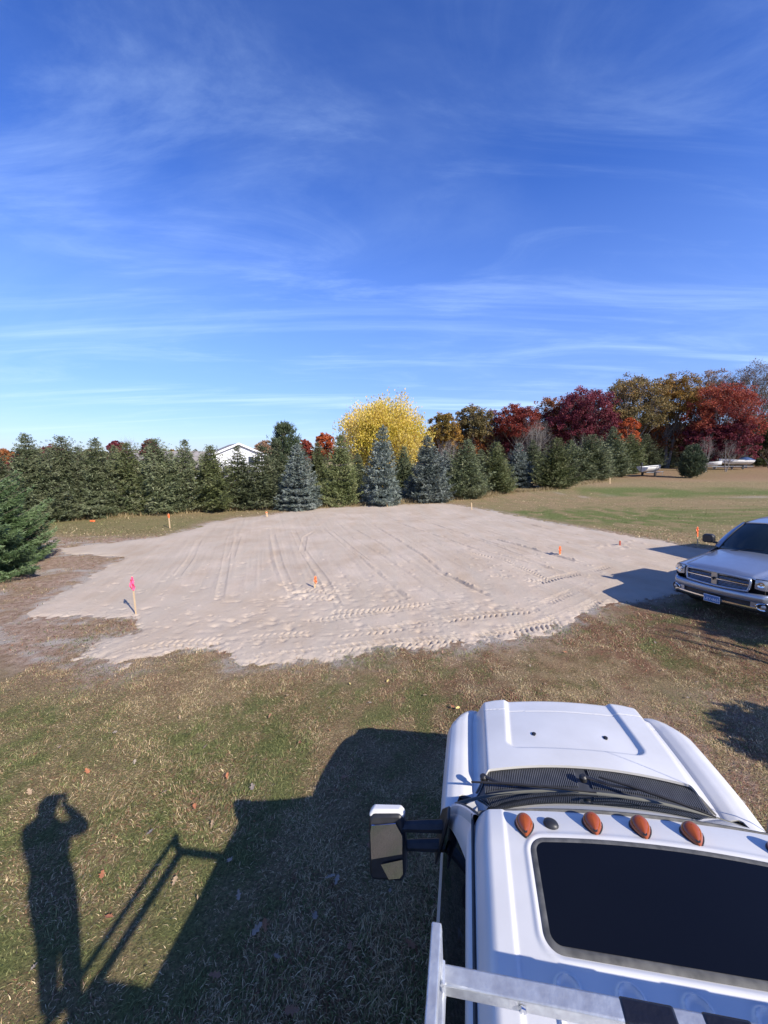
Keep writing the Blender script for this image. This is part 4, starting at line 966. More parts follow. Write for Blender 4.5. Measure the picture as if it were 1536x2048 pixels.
# ================================================================== SILVER PICKUP (u right in the picture, v the way it faces, bumper at v=0.1)
RT = empty('pickup_truck', mw=RM)
tag(RT, 'silver pickup with a cross shaped grille parked at the right edge of the sand', 'pickup truck')
def rz_top(u, v):
    """top skin from nose to windshield base: raised hood, lower fenders that swell over the lamps"""
    a = abs(u); back = min(max((-v) / 1.4, 0), 1)
    hz = 1.115 + .165 * back ** .75 - .035 * (a / .6) ** 2
    fz = 1.045 + .125 * back ** .9 - .10 * max(0, (a - .72) / .28) ** 2.2
    e = .64 + .13 * back; t = min(max((a - e + .07) / .13, 0), 1); t = t * t * (3 - 2 * t); z = hz * (1 - t) + fz * t
    n = min(max((v + .16) / .20, 0), 1); z -= .07 * n ** 2.2 * (1 + .6 * t)
    if abs(a - (e + .055)) < .007 and v > -1.3: z -= .006
    return z
def rnose(u): a = abs(u); return .055 - .10 * (a / .66) ** 2 if a < .66 else -.045 - .27 * ((a - .66) / .34) ** 2.1
def rtop(i, j):
    u = (i * 2 - 1) * .99; v = rnose(u) - .02 + (-1.42 - rnose(u)) * j; return (u, v, rz_top(u, v))
hood = MB().grid(rtop, 150, 70, (0, 0, .03)).build('hood', M_SILVER, RT, smooth=60)
# fender sides and front face below the lamps
def rside(i, j, s):
    v = rnose(.99) - .02 - (5.55 + rnose(.99)) * i; pr = [(.99, 0), (1.012, -.12), (1.0, -.30), (.985, -.50), (.955, -.62)]; k = j * 4; n = min(int(k), 3); a, dz = lerp(pr[n], pr[n + 1], k - n)
    zt = rz_top(.99, max(v, -1.42)) if v > -1.42 else rz_top(.99, -1.42) + .10 * min(1, (-1.42 - v) / .4); return (s * a, v, zt + dz)
for s in (-1, 1): MB().grid(lambda i, j, s=s: rside(i, j, s), 60, 10).build('body_side', M_SILVER, RT, smooth=60)
MB().box((0, -.72, .78), (1.5, 1.1, .5)).box((0, -3.2, .6), (1.84, 3.6, .25)).box((0, -.2, .45), (1.7, .25, .2)).build('underbody', M_DARK, RT)
# grille: dark opening, silver surround, cross bars, thin slats, emblem
def gy(u): return .075 - .10 * (abs(u) / .66) ** 2
def gpt(u, z, o=0.): return (u, gy(u) + o - .035 * (z - .78) / .3, z)
GT = lambda u: 1.062 - .035 * (abs(u) / .6) ** 2; GB = lambda u: .775 + .012 * (abs(u) / .6) ** 2
def gw(t): return .60 - .045 * (1 - t) ** 2 - .02 * t ** 4
gr = MB().grid(lambda i, j: gpt((i * 2 - 1) * gw(j), GB((i * 2 - 1) * .6) + (GT((i * 2 - 1) * .6) - GB((i * 2 - 1) * .6)) * j, -.025), 24, 6).build('grille', M_BLACK, RT, smooth=60)
path = [gpt(u * gw(1), GT(u * .6), .012) for u in np.linspace(-1, 1, 15)] + [gpt(gw(t), GB(.6) + (GT(.6) - GB(.6)) * t, .012) for t in (.8, .5, .25)] + [gpt(u * gw(0), GB(u * .6), .012) for u in np.linspace(1, -1, 15)] + [gpt(-gw(t), GB(.6) + (GT(.6) - GB(.6)) * t, .012) for t in (.25, .5, .8)]
MB().tube(path + [path[0]], .024, 8, caps=False).build('surround', M_SILVER, gr, smooth=70)
for k in range(10):
    t = (k + .7) / 10.6
    if abs(t - .52) < .05: continue
    MB().tube([gpt(u * gw(t) * .98, GB(u * .6) + (GT(u * .6) - GB(u * .6)) * t, -.004) for u in np.linspace(-1, 1, 15)], .0055, 5, flat=.8).build('grille_slat', M_CHROME, gr)
MB().tube([gpt(u * .57, GB(u * .6) + (GT(u * .6) - GB(u * .6)) * .52, .008) for u in np.linspace(-1, 1, 15)], .013, 6).build('cross_bar', M_CHROME, gr)
MB().prism([(-.052, .765), (.052, .765), (.058, 1.075), (-.058, 1.075)], (0, gy(0) - .005, 0), (1, 0, 0), (0, -.03, 1), (0, .035, 0)).build('center_bar', mat('brushed trim', (.42, .40, .36), .35, .7), gr, .008)
em = MB(); em.prism([(0, -.035), (.014, -.012), (.012, .006), (.030, .004), (.034, .018), (.022, .03), (.006, .026), (0, .030), (-.006, .026), (-.022, .03), (-.034, .018), (-.030, .004), (-.012, .006), (-.014, -.012)], (0, gy(0) + .012, .925), (1, 0, 0), (0, -.1, 1), (0, .03, 0))
em.build('emblem', M_DARK, gr, .002)
# headlights
for s in (-1, 1):
    pr = [(.655, .86), (.80, .835), (.93, .845), (.965, .90), (.955, 1.0), (.90, 1.045), (.78, 1.055), (.66, 1.045)]
    def hl(i, j, s=s):
        u = .655 + .30 * i; zb = .862 - .025 * math.sin(i * 3.1) ; zt = 1.04 - .0 * i - .07 * i ** 4; z = zb + (zt - zb) * j; v = rnose(u) + .02 - .05 * (j - .3) ** 2; return (s * u, v, z)
    h_ = MB().grid(hl, 16, 10, (0, .05, 0)).build('headlight', M_LENS, RT, smooth=60)
    for cu, r in ((.745, .058), (.86, .055)):
        v = rnose(cu) + .016; MB().lathe([(r, .0), (r * .97, .010), (r * .7, .004), (.016, .0), (.014, .014)], (s * cu, v, .95), (s * .35, 1, .05), 20).build('lamp_bowl', M_CHROME, h_)
    MB().tube([Vector(hl(i, 1)) + Vector((0, -.01, .012)) for i in np.linspace(0, 1, 9)], .008, 5).build('lamp_trim', M_BLACK, h_)
# front bumper with lower slot, fog lamps, plate
def by(u): return .115 - .09 * (abs(u) / .8) ** 2 - (0 if abs(u) < .8 else .75 * ((abs(u) - .8) / .2) ** 1.6 * .45)
def bump_up(i, j):
    u = (i * 2 - 1) * 1.0; pr = [(.0, .755), (.035, .735), (.05, .68), (.042, .62), (.02, .59)]; k = j * 4; n = min(int(k), 3); o, z = lerp(pr[n], pr[n + 1], k - n); return (u, by(u) - .05 + o, z - .0 * abs(u))
MB().grid(bump_up, 60, 12, (0, .05, 0)).build('front_bumper', M_SILVER, RT, smooth=60)
def bump_lo(i, j):
    u = (i * 2 - 1) * .97; pr = [(-.01, .50), (.028, .49), (.03, .455), (.005, .415)]; k = j * 3; n = min(int(k), 2); o, z = lerp(pr[n], pr[n + 1], k - n); return (u, by(u) - .05 + o, z + .03 * max(0, abs(u) - .6))
MB().grid(bump_lo, 60, 9, (0, .05, 0)).build('bumper_lip', M_CHROME, RT, smooth=60)
MB().grid(lambda i, j: ((i * 2 - 1) * .63, by((i * 2 - 1) * .63) - .075, .47 + .14 * j), 30, 2, (0, .02, 0)).build('bumper_slot', M_BLACK, RT)
for s in (-1, 1):
    def cor(i, j, s=s): u = .62 + .36 * i; return (s * u, by(u) - .04, .46 + .155 * j)
    MB().grid(cor, 12, 4, (0, .03, 0)).build('bumper_corner', M_SILVER, RT, smooth=60)
    MB().tube([(s * (.82 + .105 * math.cos(a)), by(.82 + .1 * math.cos(a)) - .022, .52 + .068 * math.sin(a)) for a in np.linspace(0, 6.283, 25)], .012, 6, caps=False).build('fog_lamp_ring', M_CHROME, RT)
    f_ = MB().lathe([(.088, -.02), (.086, .0), (.07, -.004), (.05, -.01)], (s * .82, by(.82) - .02, .52), (s * .35, 1, 0), 24).build('fog_lamp', M_BLACK, RT)
    MB().lathe([(.042, -.01), (.04, .006), (.02, .016), (.004, .018)], (s * .82, by(.82) - .018, .52), (s * .35, 1, 0), 20).build('lens', M_LENS, f_)
M_PLATE = mat('plate blue', (.06, .16, .38), .4, noise=(12, (.10, .24, .48), .2)); M_PWH = mat('plate white', (.72, .76, .8), .4)
pl = MB().box((0, by(0) + .015, .475), (.31, .006, .158)).build('license_plate', M_PWH, RT, .004)
MB().box((0, by(0) + .0195, .475), (.292, .003, .138)).build('plate_field', M_PLATE, pl)
PMt = Matrix(((1, 0, 0, 0), (0, 0, 1, by(0) + .0225), (0, 1, 0, .462), (0, 0, 0, 1)))
text_mesh('LEY\u2022865', .080, .001, M_PWH, 'lettering', pl, Matrix.Rotation(0, 4, 'Z') @ PMt)
# windshield, roof, pillars, glass, mirrors
rb_ = lambda u: (u, -1.40 - .16 * (abs(u) / .80) ** 2.2, 1.275 - .05 * (abs(u) / .8) ** 2)
rt_ = lambda u: (u, -2.12 - .09 * (abs(u) / .62) ** 2, 1.845 - .045 * (abs(u) / .62) ** 2)
MB().grid(lambda i, j: (lambda p: (p[0], p[1] + .03 * math.sin(math.pi * j), p[2] + .04 * math.sin(math.pi * j)))(lerp(rb_((i * 2 - 1) * .80), rt_((i * 2 - 1) * .62), j)), 24, 12, (0, 0, .006)).build('windshield', mat('tinted windshield', (.012, .02, .022), .03, spec=.7), RT, smooth=60)
MB().grid(lambda i, j: (lambda a: (a[0], a[1] + .19 * j, a[2] - .045 + .0 * j))(rb_((i * 2 - 1) * .86)), 20, 3, (0, 0, .02)).build('cowl_panel', M_BLACK, RT)
def rroof(i, j):
    u = (i * 2 - 1) * .70; f = rt_(max(-.62, min(.62, u))); v = f[1] + .01 + (-3.95 - f[1]) * j; z = f[2] + .075 * math.sin(math.pi * min(1, .08 + j * .85)) - .09 * max(0, (abs(u) - .58) / .12) ** 1.6; return (u, v, z)
MB().grid(rroof, 40, 24, (0, 0, .02)).build('roof', M_SILVER, RT, smooth=60)
for s in (-1, 1):
    A = lambda t, s=s: Vector(lerp(rb_(s * .80), rt_(s * .62), t)) + Vector((0, .03 * math.sin(math.pi * t), .04 * math.sin(math.pi * t)))
    B = lambda t, s=s: Vector(lerp((s * .93, -1.62, 1.25), (s * .71, -2.30, 1.80), t)) + Vector((s * .02 * math.sin(math.pi * t), .02, .03 * math.sin(math.pi * t)))
    MB().grid(lambda i, j: tuple(A(j).lerp(B(j), i) + Vector((s * .01, 0, .012)) * math.sin(math.pi * i)), 5, 14).build('windshield_pillar', M_SILVER, RT, smooth=60)
    MB().tube([A(t) + Vector((0, .004, .006)) for t in np.linspace(0, 1, 10)], .012, 5).build('pillar_seal', M_BLACK, RT)
    MB().grid(lambda i, j: (lambda p: (p.x, p.y + (-3.9 - p.y) * i, p.z))(B(j)), 10, 8).build('side_window', M_GLASSB, RT, smooth=60)
    MB().grid(lambda i, j: (lambda p: (p.x + s * .004, -2.85 - .1 * i, p.z))(B(j)), 2, 8).build('window_divider', M_SILVER, RT, smooth=60)
    h_ = MB().prism([(-.11, -.10), (.10, -.09), (.125, -.02), (.12, .08), (.07, .125), (-.09, .12), (-.13, .06), (-.13, -.05)], (s * 1.10, -1.74, 1.395), (1, 0, 0), (0, 0, 1), (0, .13, 0)).build('mirror', M_BLACK, RT, .03, seg=3)
    MB().prism([(-.09, -.08), (.08, -.07), (.10, 0), (.09, .07), (-.08, .09), (-.1, 0)], (s * 1.10, -1.746, 1.395), (1, 0, 0), (0, 0, 1), (0, .002, 0)).build('mirror_glass', M_MIRR, h_)
    MB().tube([(s * .92, -1.72, 1.30), (s * 1.02, -1.68, 1.33)], .03, 6).build('mirror_arm', M_BLACK, h_)
    for v in (-.98, -4.5):
        w_ = MB().lathe([(.24, -.12), (.37, -.12), (.395, -.08), (.395, .08), (.37, .12), (.24, .12)], (s * .87, v, .38), (1, 0, 0), 32).build('tyre', M_TYRE, RT)
        MB().lathe([(.08, .04 * s), (.2, .06 * s), (.24, .11 * s), (.24, -.1 * s)], (s * .87, v, .38), (1, 0, 0), 24).build('rim', M_RIM, w_)
for a, b, c in (((-.45, -1.33, 1.25), (-.2, -1.42, 1.32), (.12, -1.47, 1.345)), ((.25, -1.30, 1.25), (.45, -1.42, 1.31), (.70, -1.52, 1.32))):
    MB().tube([a, b, c], [.012, .009, .007], 5).build('wiper', M_BLACK, RT)
# mirror hanging inside, back wall, bed
MB().box((0, -3.96, 1.4), (1.38, .03, .9)).box((0, -5.55, .98), (1.9, .06, .5)).build('tailgate', M_SILVER, RT, .02)
for s in (-1, 1): MB().box((s * .94, -4.75, 1.15), (.1, 1.6, .12)).build('bed_rail', M_SILVER, RT, .02)

# ================================================================== HOUSE
M_SID = mat('white siding', (.80, .81, .82), .6, noise=(1.5, (.74, .75, .77), .2)); M_ROOF = mat('grey shingles', (.17, .155, .15), .9, noise=(5, (.27, .25, .24), .2), bump=(18, .8, .03))
M_TRIM = mat('white trim', (.85, .85, .86), .4); M_PANE = mat('window pane', (.04, .05, .07), .05, spec=.8)
Yh = 56.; k = Yh * .992 / F_PX; hx0 = (479 - 768) * k
HS = empty('house', (hx0, Yh, 0), R(29)); tag(HS, 'white gabled house with grey shingle roof half hidden behind the conifers', 'house')
zp, ze = hgt(886, Yh), hgt(907, Yh); hw_ = 3.45; dep = 9.5
m = MB(); m.prism([(-hw_, 0), (hw_, 0), (hw_, ze), (0, zp - .12), (-hw_, ze)], (0, 0, 0), (1, 0, 0), (0, 0, 1), (0, dep, 0))
W0 = m.build('wall', M_SID, HS, 0, 0)
m = MB(); sl = (zp - ze) / hw_
for z in np.arange(.25, zp - .3, .2):
    ww = hw_ if z < ze else (zp - .12 - z) / sl * .98
    m.box((0, -.008, z), (ww * 2 - .04, .02, .02))
m.build('siding_lap', M_SID, W0, 0, 0)
rf = MB()
for s in (-1, 1): rf.prism([(0, zp), (s * (hw_ + .35), zp - sl * (hw_ + .35)), (s * (hw_ + .35), zp - sl * (hw_ + .35) - .12), (0, zp - .14)][::s], (0, -.35, 0), (1, 0, 0), (0, 0, 1), (0, dep + .7, 0))
rf = rf.build('roof', M_ROOF, HS, 0, 0)
for s in (-1, 1): MB().prism([(0, zp + .02), (s * (hw_ + .38), zp - sl * (hw_ + .38) + .02), (s * (hw_ + .38), zp - sl * (hw_ + .38) - .24), (0, zp - .24)], (0, -.40, 0), (1, 0, 0), (0, 0, 1), (0, .04, 0)).build('gable_trim', M_TRIM, rf, 0, 0)
def win(x, z, w_, h_, par, arch=False):
    f = MB().box((x, -.03, z), (w_ + .2, .06, h_ + .2)).build('window', M_TRIM, par)
    MB().box((x - w_ * .26, -.065, z), (w_ * .46, .02, h_)).box((x + w_ * .26, -.065, z), (w_ * .46, .02, h_)).build('pane', M_PANE, f)
win(2.05, hgt(921, Yh), 1.7, 1.15, W0); win(1.2, 1.6, 1.6, 1.3, W0); win(-1.6, 1.6, 1.4, 1.3, W0)
# lower wing to the left with dormers
zl = hgt(902, Yh + 2); zle = hgt(940, Yh)
m = MB(); m.box((-8.3, 9.2, zle / 2), (10.4, 6.4, zle)); m.build('wing_wall', M_SID, HS, 0, 0)
m = MB(); m.prism([(.5, zle - .1), (4.2, zl), (7.9, zle - .1), (7.9, zle - .25), (4.2, zl - .16), (.5, zle - .25)], (-13.8, 5, 0), (0, 1, 0), (0, 0, 1), (10.6, 0, 0)); wr = m.build('wing_roof', M_ROOF, HS, 0, 0)
for dx in (-10.4, -6.3):
    z0 = hgt(926, Yh); z1 = hgt(903, Yh)
    d_ = MB().prism([(-.95, z0 - .7), (.95, z0 - .7), (.95, z0), (0, z1 - .1), (-.95, z0)], (dx, 6.5, 0), (1, 0, 0), (0, 0, 1), (0, 2.6, 0)).build('dormer', M_ROOF, wr, 0, 0)
    m = MB()
    for s in (-1, 1): m.prism([(0, z1 + .02), (s * 1.2, z0 - .12), (s * 1.2, z0 - .24), (0, z1 - .12)], (dx, 6.3, 0), (1, 0, 0), (0, 0, 1), (0, 2.8, 0))
    m.build('dormer_roof', M_ROOF, wr, 0, 0)
    MB().box((dx, 6.47, z0 - .25), (.9, .05, .7)).build('dormer_window', M_PANE, wr)
MB().box((-8.3, 5.93, zle - .55), (9.5, .08, .1)).build('porch_trim', M_TRIM, HS)

# ================================================================== BOATS
M_ALU = mat('white boat paint', (.84, .84, .82), .4, noise=(5, (.62, .62, .60), .2)); M_NAVY = mat('blue boat cover', (.02, .05, .14), .6, noise=(8, (.04, .09, .22), .2)); M_STEEL = mat('trailer steel', (.30, .31, .32), .5, .5)
def boat(px, py, Y, rz, Lb, B, label, top=None, motor=True, lift=.55, name='boat'):
    x = (px - 768) / F_PX * Y * .99; o = empty(name, (x, Y, float(gz(x, Y)) + .1), rz); o.scale = (1, 1, 1.4); tag(o, label, 'boat', 'boats laid up by the wood')
    def hull(i, j):                     # i along (0 stern .. 1 bow), j from gunwale over keel to gunwale
        q = j * 2 - 1; w_ = B / 2 * (1 - max(0, (i - .45) / .55) ** 2.4) * (.93 + .07 * i); a = abs(q)
        z = lift + (.62 + .22 * i ** 2) * min(1, a ** 1.6 * 1.15 + .0) + (.30 * max(0, i - .7) / .3) ** 1 * (1 - a) * 1.0
        return (w_ * math.copysign(min(1, a * 1.25) ** .8, q), -Lb / 2 + Lb * i, z)
    h_ = MB().grid(hull, 24, 16, (0, 0, -.03)).build('hull', M_ALU, o, smooth=50)
    MB().prism([(B / 2 * .93 * math.copysign(min(1, abs(q) * 1.25) ** .8, q), lift + .62 * min(1, abs(q) ** 1.6 * 1.15)) for q in np.linspace(-1, 1, 17)], (0, -Lb / 2, 0), (1, 0, 0), (0, 0, 1), (0, .04, 0)).build('transom', M_ALU, h_, 0, 0)
    MB().tube([Vector(hull(i, 0)) + Vector((0, 0, .02)) for i in np.linspace(0, 1, 14)] + [Vector(hull(i, 1)) + Vector((0, 0, .02)) for i in np.linspace(.97, 0, 14)], .04, 6).build('gunwale', M_BLACK if top is None else M_ALU, h_)
    MB().tube([Vector(hull(i, .2)) + Vector((-.01, 0, 0)) for i in np.linspace(.02, .9, 12)], .03, 5).build('stripe', M_BLACK, h_)
    for i in (.25, .5, .7): MB().box((0, -Lb / 2 + Lb * i, lift + .48), (B * .82, .3, .06)).build('bench', M_STEEL, o)
    if top is not None:
        MB().grid(lambda i, j: (B / 2 * 1.02 * (i * 2 - 1) * (1 - max(0, (j * top[1] + top[0] - .45) / .55) ** 2.4), -Lb / 2 + Lb * (top[0] + j * top[1]), lift + .66 + .5 * math.sin(math.pi * min(1, j * .8 + .15)) * (1 - (i * 2 - 1) ** 2 * .8)), 10, 10, (0, 0, .03)).build('cover', M_NAVY, o, smooth=60)
    if motor:
        m_ = MB(); m_.box((0, -Lb / 2 - .28, lift + .95), (.3, .42, .38)); m_ = m_.build('outboard_motor', M_BLACK, o, .07, seg=3)
        MB().tube([(0, -Lb / 2 - .26, lift + .75), (0, -Lb / 2 - .3, lift + .1)], [.08, .05], 8).box((0, -Lb / 2 - .32, lift + .02), (.03, .2, .14)).build('motor_leg', M_BLACK, m_)
    tr_ = MB(); 
    for s in (-1, 1): tr_.tube([(s * B * .36, -Lb / 2, .48), (s * B * .36, Lb * .15, .48), (0, Lb * .56, .48), (0, Lb * .72, .48)], .045, 6)
    tr_.tube([(-B * .45, -Lb * .12, .42), (B * .45, -Lb * .12, .42)], .04, 6); tr_.tube([(0, Lb * .66, .48), (0, Lb * .66, .02)], .03, 6); tr_ = tr_.build('trailer', M_STEEL, o)
    for s in (-1, 1):
        w_ = MB().lathe([(.14, -.08), (.27, -.08), (.29, -.04), (.29, .04), (.27, .08), (.14, .08)], (s * B * .5, -Lb * .12, .29), (1, 0, 0), 20).build('wheel', M_TYRE, tr_)
        MB().lathe([(.14, -.07), (.15, .07)], (s * B * .5, -Lb * .12, .29), (1, 0, 0), 16).build('rim', M_ALU, tr_)
    return o
boat(1305, 0, 69, R(-62), 5.7, 2.1, 'open white fishing boat with a black outboard on its trailer, left of the lone pine')
boat(1415, 0, 84, R(-125), 5.0, 1.9, 'small white boat mostly hidden behind the lone pine', motor=False)
boat(1470, 0, 86, R(96), 7.6, 2.4, 'long pale boat with a dark blue cover on a trailer near the right edge', top=(.0, .34), motor=True, lift=.75)

# ================================================================== SURVEY STAKES
M_LATH = mat('pine lath', (.62, .46, .27), .75, noise=(20, (.5, .35, .2), .2))
def stake(bx, by_, tx, ty, tape, label, w_=.04, col=None, ribbon=0.):
    x, y = at(bx, by_); zt = hgt(ty, y); g = float(gz(x, y)); dx = (tx - bx) * y / F_PX + (0.0 if abs(tx - bx) > 0 else 0) + (bx - 768) * .0
    # remove the perspective lean a plumb stake shows at this place in the frame
    o = empty('survey_stake', (x, y, g)); tag(o, label, 'stake', 'survey stakes round the sand')
    topx = (tx - 768) / F_PX * (y * math.cos(PITCH) - (zt - CAM_H) * math.sin(PITCH)) - x
    a, b = Vector((0, 0, -.1)), Vector((topx, 0, zt - g)); m = MB(); sq(m, a, b, w_, w_ * .35, up=(0, 1, 0)); m.prism([(-w_ / 2, 0), (w_ / 2, 0), (0, w_ * .6)], b - Vector((0, .007, 0)), (1, 0, 0), (0, 0, 1), (0, .014, 0))
    m.build('lath', M_LATH, o)
    if tape:
        L = zt - g; m = MB(); sq(m, a.lerp(b, .1 / (L + .1) + (1 - tape[1]) * .9), b + Vector((0, 0, .004)), w_ * 1.12, w_ * .5, up=(0, 1, 0)); m.build('painted_top', tape[0], o)
        if ribbon:
            for s in (-1, 1):
                m = MB(); m.grid(lambda i, j: (b.x + s * (.008 + ribbon * .11 * math.sin(j * 2.9)) + (i - .5) * .045, -.02 + .02 * math.sin(j * 9 + s), b.z - .04 - ribbon * 1.0 * j - .02 * i), 2, 10, (0, .002, 0)); m.build('ribbon', tape[0], o)
M_PINK = mat('pink ribbon', (.95, .10, .22), .5); M_ORG = mat('orange ribbon', (.95, .20, .06), .5); M_RED = mat('dull red paint', (.35, .08, .05), .7)
stake(272, 1229, 264, 1154, (M_PINK, .32), 'tall leaning stake with a bright pink ribbon at the near left corner of the sand', .034, ribbon=.27)
stake(629, 1176, 631, 1153, (M_ORG, .55), 'short orange flagged stake in the middle of the sand', .05, ribbon=.14)
stake(1120, 1112, 1120, 1093, (M_ORG, .8), 'orange flagged stake on the right half of the sand', .06, ribbon=.16)
stake(340, 1056, 337, 1028, (M_ORG, .3), 'stake with an orange tip at the far left edge of the sand', .06, ribbon=.1)
stake(535, 1034, 533, 1024, (M_ORG, .3), 'tiny stake stub on the far edge of the sand before the blue spruce', .10)
stake(775, 1014, 774, 1005, None, 'pale stake on the far edge of the sand before the tall narrow spruce', .08)
stake(944, 1020, 943, 1006, None, 'pale stake where the lawn meets the far right edge of the sand', .06)
stake(1396, 1093, 1395, 1054, (M_ORG, .5), 'tall stake with an orange ribbon next to the silver pickup', .045, ribbon=.2)
stake(1240, 1092, 1240, 1082, (M_RED, .9), 'low dark red peg in churned sand left of the silver pickup', .06)
stake(1220, 968, 1220, 956, None, 'pale stake on the lawn in front of the wood, left of the fishing boat', .10)
o = MB().prism([(-.12, -.04), (.1, -.06), (.14, .02), (.02, .07), (-.1, .04)], (*at(185, 1044), .03), (1, 0, 0), (0, 1, 0), (0, 0, .08)).build('survey_flag', M_ORG); tag(o, 'scrap of orange flagging lying in the grass at the left', 'flag')

# ================================================================== FALLEN LEAVES
def oak_leaf(seed, lobes=3):
    g = np.random.default_rng(seed); L = 1.; out = []
    for s in (1, -1):
        ts = np.linspace(0, 1, lobes * 4 + 1); side = []
        for i, t in enumerate(ts): side.append((s * (.05 + (.30 if i % 4 == 2 else .17 if i % 2 else .08) * math.sin(math.pi * min(1, t * .9 + .12))) * g.uniform(.8, 1.25), t * L + (.05 if i % 4 == 2 else 0)))
        out += side if s == 1 else side[::-1]
    m = MB(); c = [(x, y - .5, .10 * abs(x) * 2 + .12 * (y - .5) ** 2 + g.uniform(-.02, .02)) for x, y in out]; n = len(c)
    m.add(c + [(0, 0, 0)], [(i, (i + 1) % n, n) for i in range(n)]); m.tube([(0, -.5, .02), (.03, -.72, .06)], .012, 4)
    return m
LC = [('pale tan', mat('tan leaf', (.36, .25, .15), .7)), ('rusty orange', mat('rust leaf', (.42, .16, .07), .7)), ('light yellow', mat('yellow leaf', (.66, .52, .18), .7)), ('bleached', mat('bleached leaf', (.27, .22, .17), .7)), ('brown', mat('brown leaf', (.25, .13, .07), .7))]
LMs = [[oak_leaf(i * 7 + k, 3).mesh('leaf', c[1], 0) for k in range(3)] for i, c in enumerate(LC)]
def leaf_at(px, py, i, s, label=None):
    x, y = at(px, py); 
    if padfield(np.array([x]), np.array([y]))[0] > .3: return
    o = link('fallen_leaf', LMs[i][int(px) % 3]); o.location = (x, y, float(gz(x, y)) + .045); o.scale = (s * .72,) * 3
    o.rotation_euler = (rng.normal(0, .35), rng.normal(0, .35), rng.uniform(0, 6.28)); tag(o, label or LC[i][0] + ' oak leaf lying in the short grass', 'leaf', 'fallen ' + LC[i][0] + ' oak leaves')
for px, py, i, s in ((505, 1580, 3, .13), (175, 1548, 1, .12), (455, 1558, 1, .09), (300, 1672, 3, .10), (205, 1757, 1, .12), (460, 1728, 3, .13), (660, 1762, 3, .14), (674, 1768, 3, .12), (478, 1798, 3, .10), (630, 1840, 3, .12),
    (515, 1866, 3, .13), (530, 1860, 4, .12), (555, 1922, 3, .08), (430, 1960, 4, .12), (585, 2030, 4, .14), (70, 1942, 3, .06), (486, 1520, 1, .10), (776, 1366, 2, .08), (706, 1350, 0, .08), (850, 1395, 0, .09), (905, 1424, 1, .10), (915, 1428, 2, .09),
    (1015, 1300, 3, .08), (1048, 1262, 0, .08), (1127, 1305, 2, .09), (1130, 1308, 1, .08), (1165, 1240, 3, .08), (1395, 1368, 3, .10), (1060, 1340, 3, .07), (1180, 1375, 2, .07), (1250, 1330, 3, .07), (1310, 1290, 3, .08), (1355, 1310, 3, .08), (1205, 1500, 1, .1),
    (600, 1490, 1, .09), (410, 1500, 0, .10), (330, 1590, 0, .09), (540, 1437, 4, .09), (360, 1440, 0, .09), (230, 1470, 3, .10), (120, 1500, 0, .11), (60, 1590, 0, .12), (575, 1395, 0, .07), (505, 1385, 1, .08), (660, 1420, 0, .08), (740, 1410, 3, .07),
    (760, 1345, 0, .07), (700, 1372, 2, .07), (830, 1345, 3, .07), (960, 1345, 4, .08), (1000, 1370, 0, .08), (1090, 1385, 0, .08), (1240, 1265, 3, .07), (1325, 1345, 0, .08), (1375, 1400, 3, .08), (1440, 1352, 0, .1), (220, 1842, 1, .1), (350, 1770, 0, .1),
    (390, 1620, 1, .1), (425, 1655, 0, .1), (270, 1530, 3, .08), (690, 1560, 4, .1), (740, 1700, 4, .1), (780, 1790, 3, .06), (820, 1900, 4, .12), (700, 1900, 4, .1), (640, 1640, 0, .06), (1480, 1610, 3, .12), (1460, 1480, 0, .07)): leaf_at(px, py, i, s)
def litter():
    g = np.random.default_rng(21); n = 9000; x = g.uniform(-8, 13, n); y = g.uniform(1, 12, n); k = fbm(x * .5 + 60, y * .5, 3) * (.35 + .65 * sst(-2, 4, x)) > g.uniform(.2, .75, n); x, y = x[k], y[k]
    pf = padfield(x, y); k = (pf < .1); x, y = x[k], y[k]; n = len(x); z = gz(x, y) + g.uniform(.012, .045, n); s = g.uniform(.007, .022, n)[:, None]
    q = np.stack([x, y, z], -1); nr = unit(g.normal(0, .5, (n, 3)) + [0, 0, 1]); u = unit(np.cross(nr, g.normal(0, 1, (n, 3)))); v = np.cross(nr, u)
    V = np.stack([q - u * s, q - v * s * .5, q + u * s, q + v * s * .5], 1).reshape(-1, 3)
    tag(link('leaf_litter', np_mesh('leaf_litter', V, np.arange(n * 4).reshape(-1, 4), leaf_mat('leaf crumbs', [(.2, .08, .045), (.32, .15, .08), (.28, .13, .07), (.5, .38, .24), (.62, .5, .36)], .8, .1, .5))), 'small crumbs of dry leaves scattered over the grass', 'leaf litter', kind='stuff')
litter()

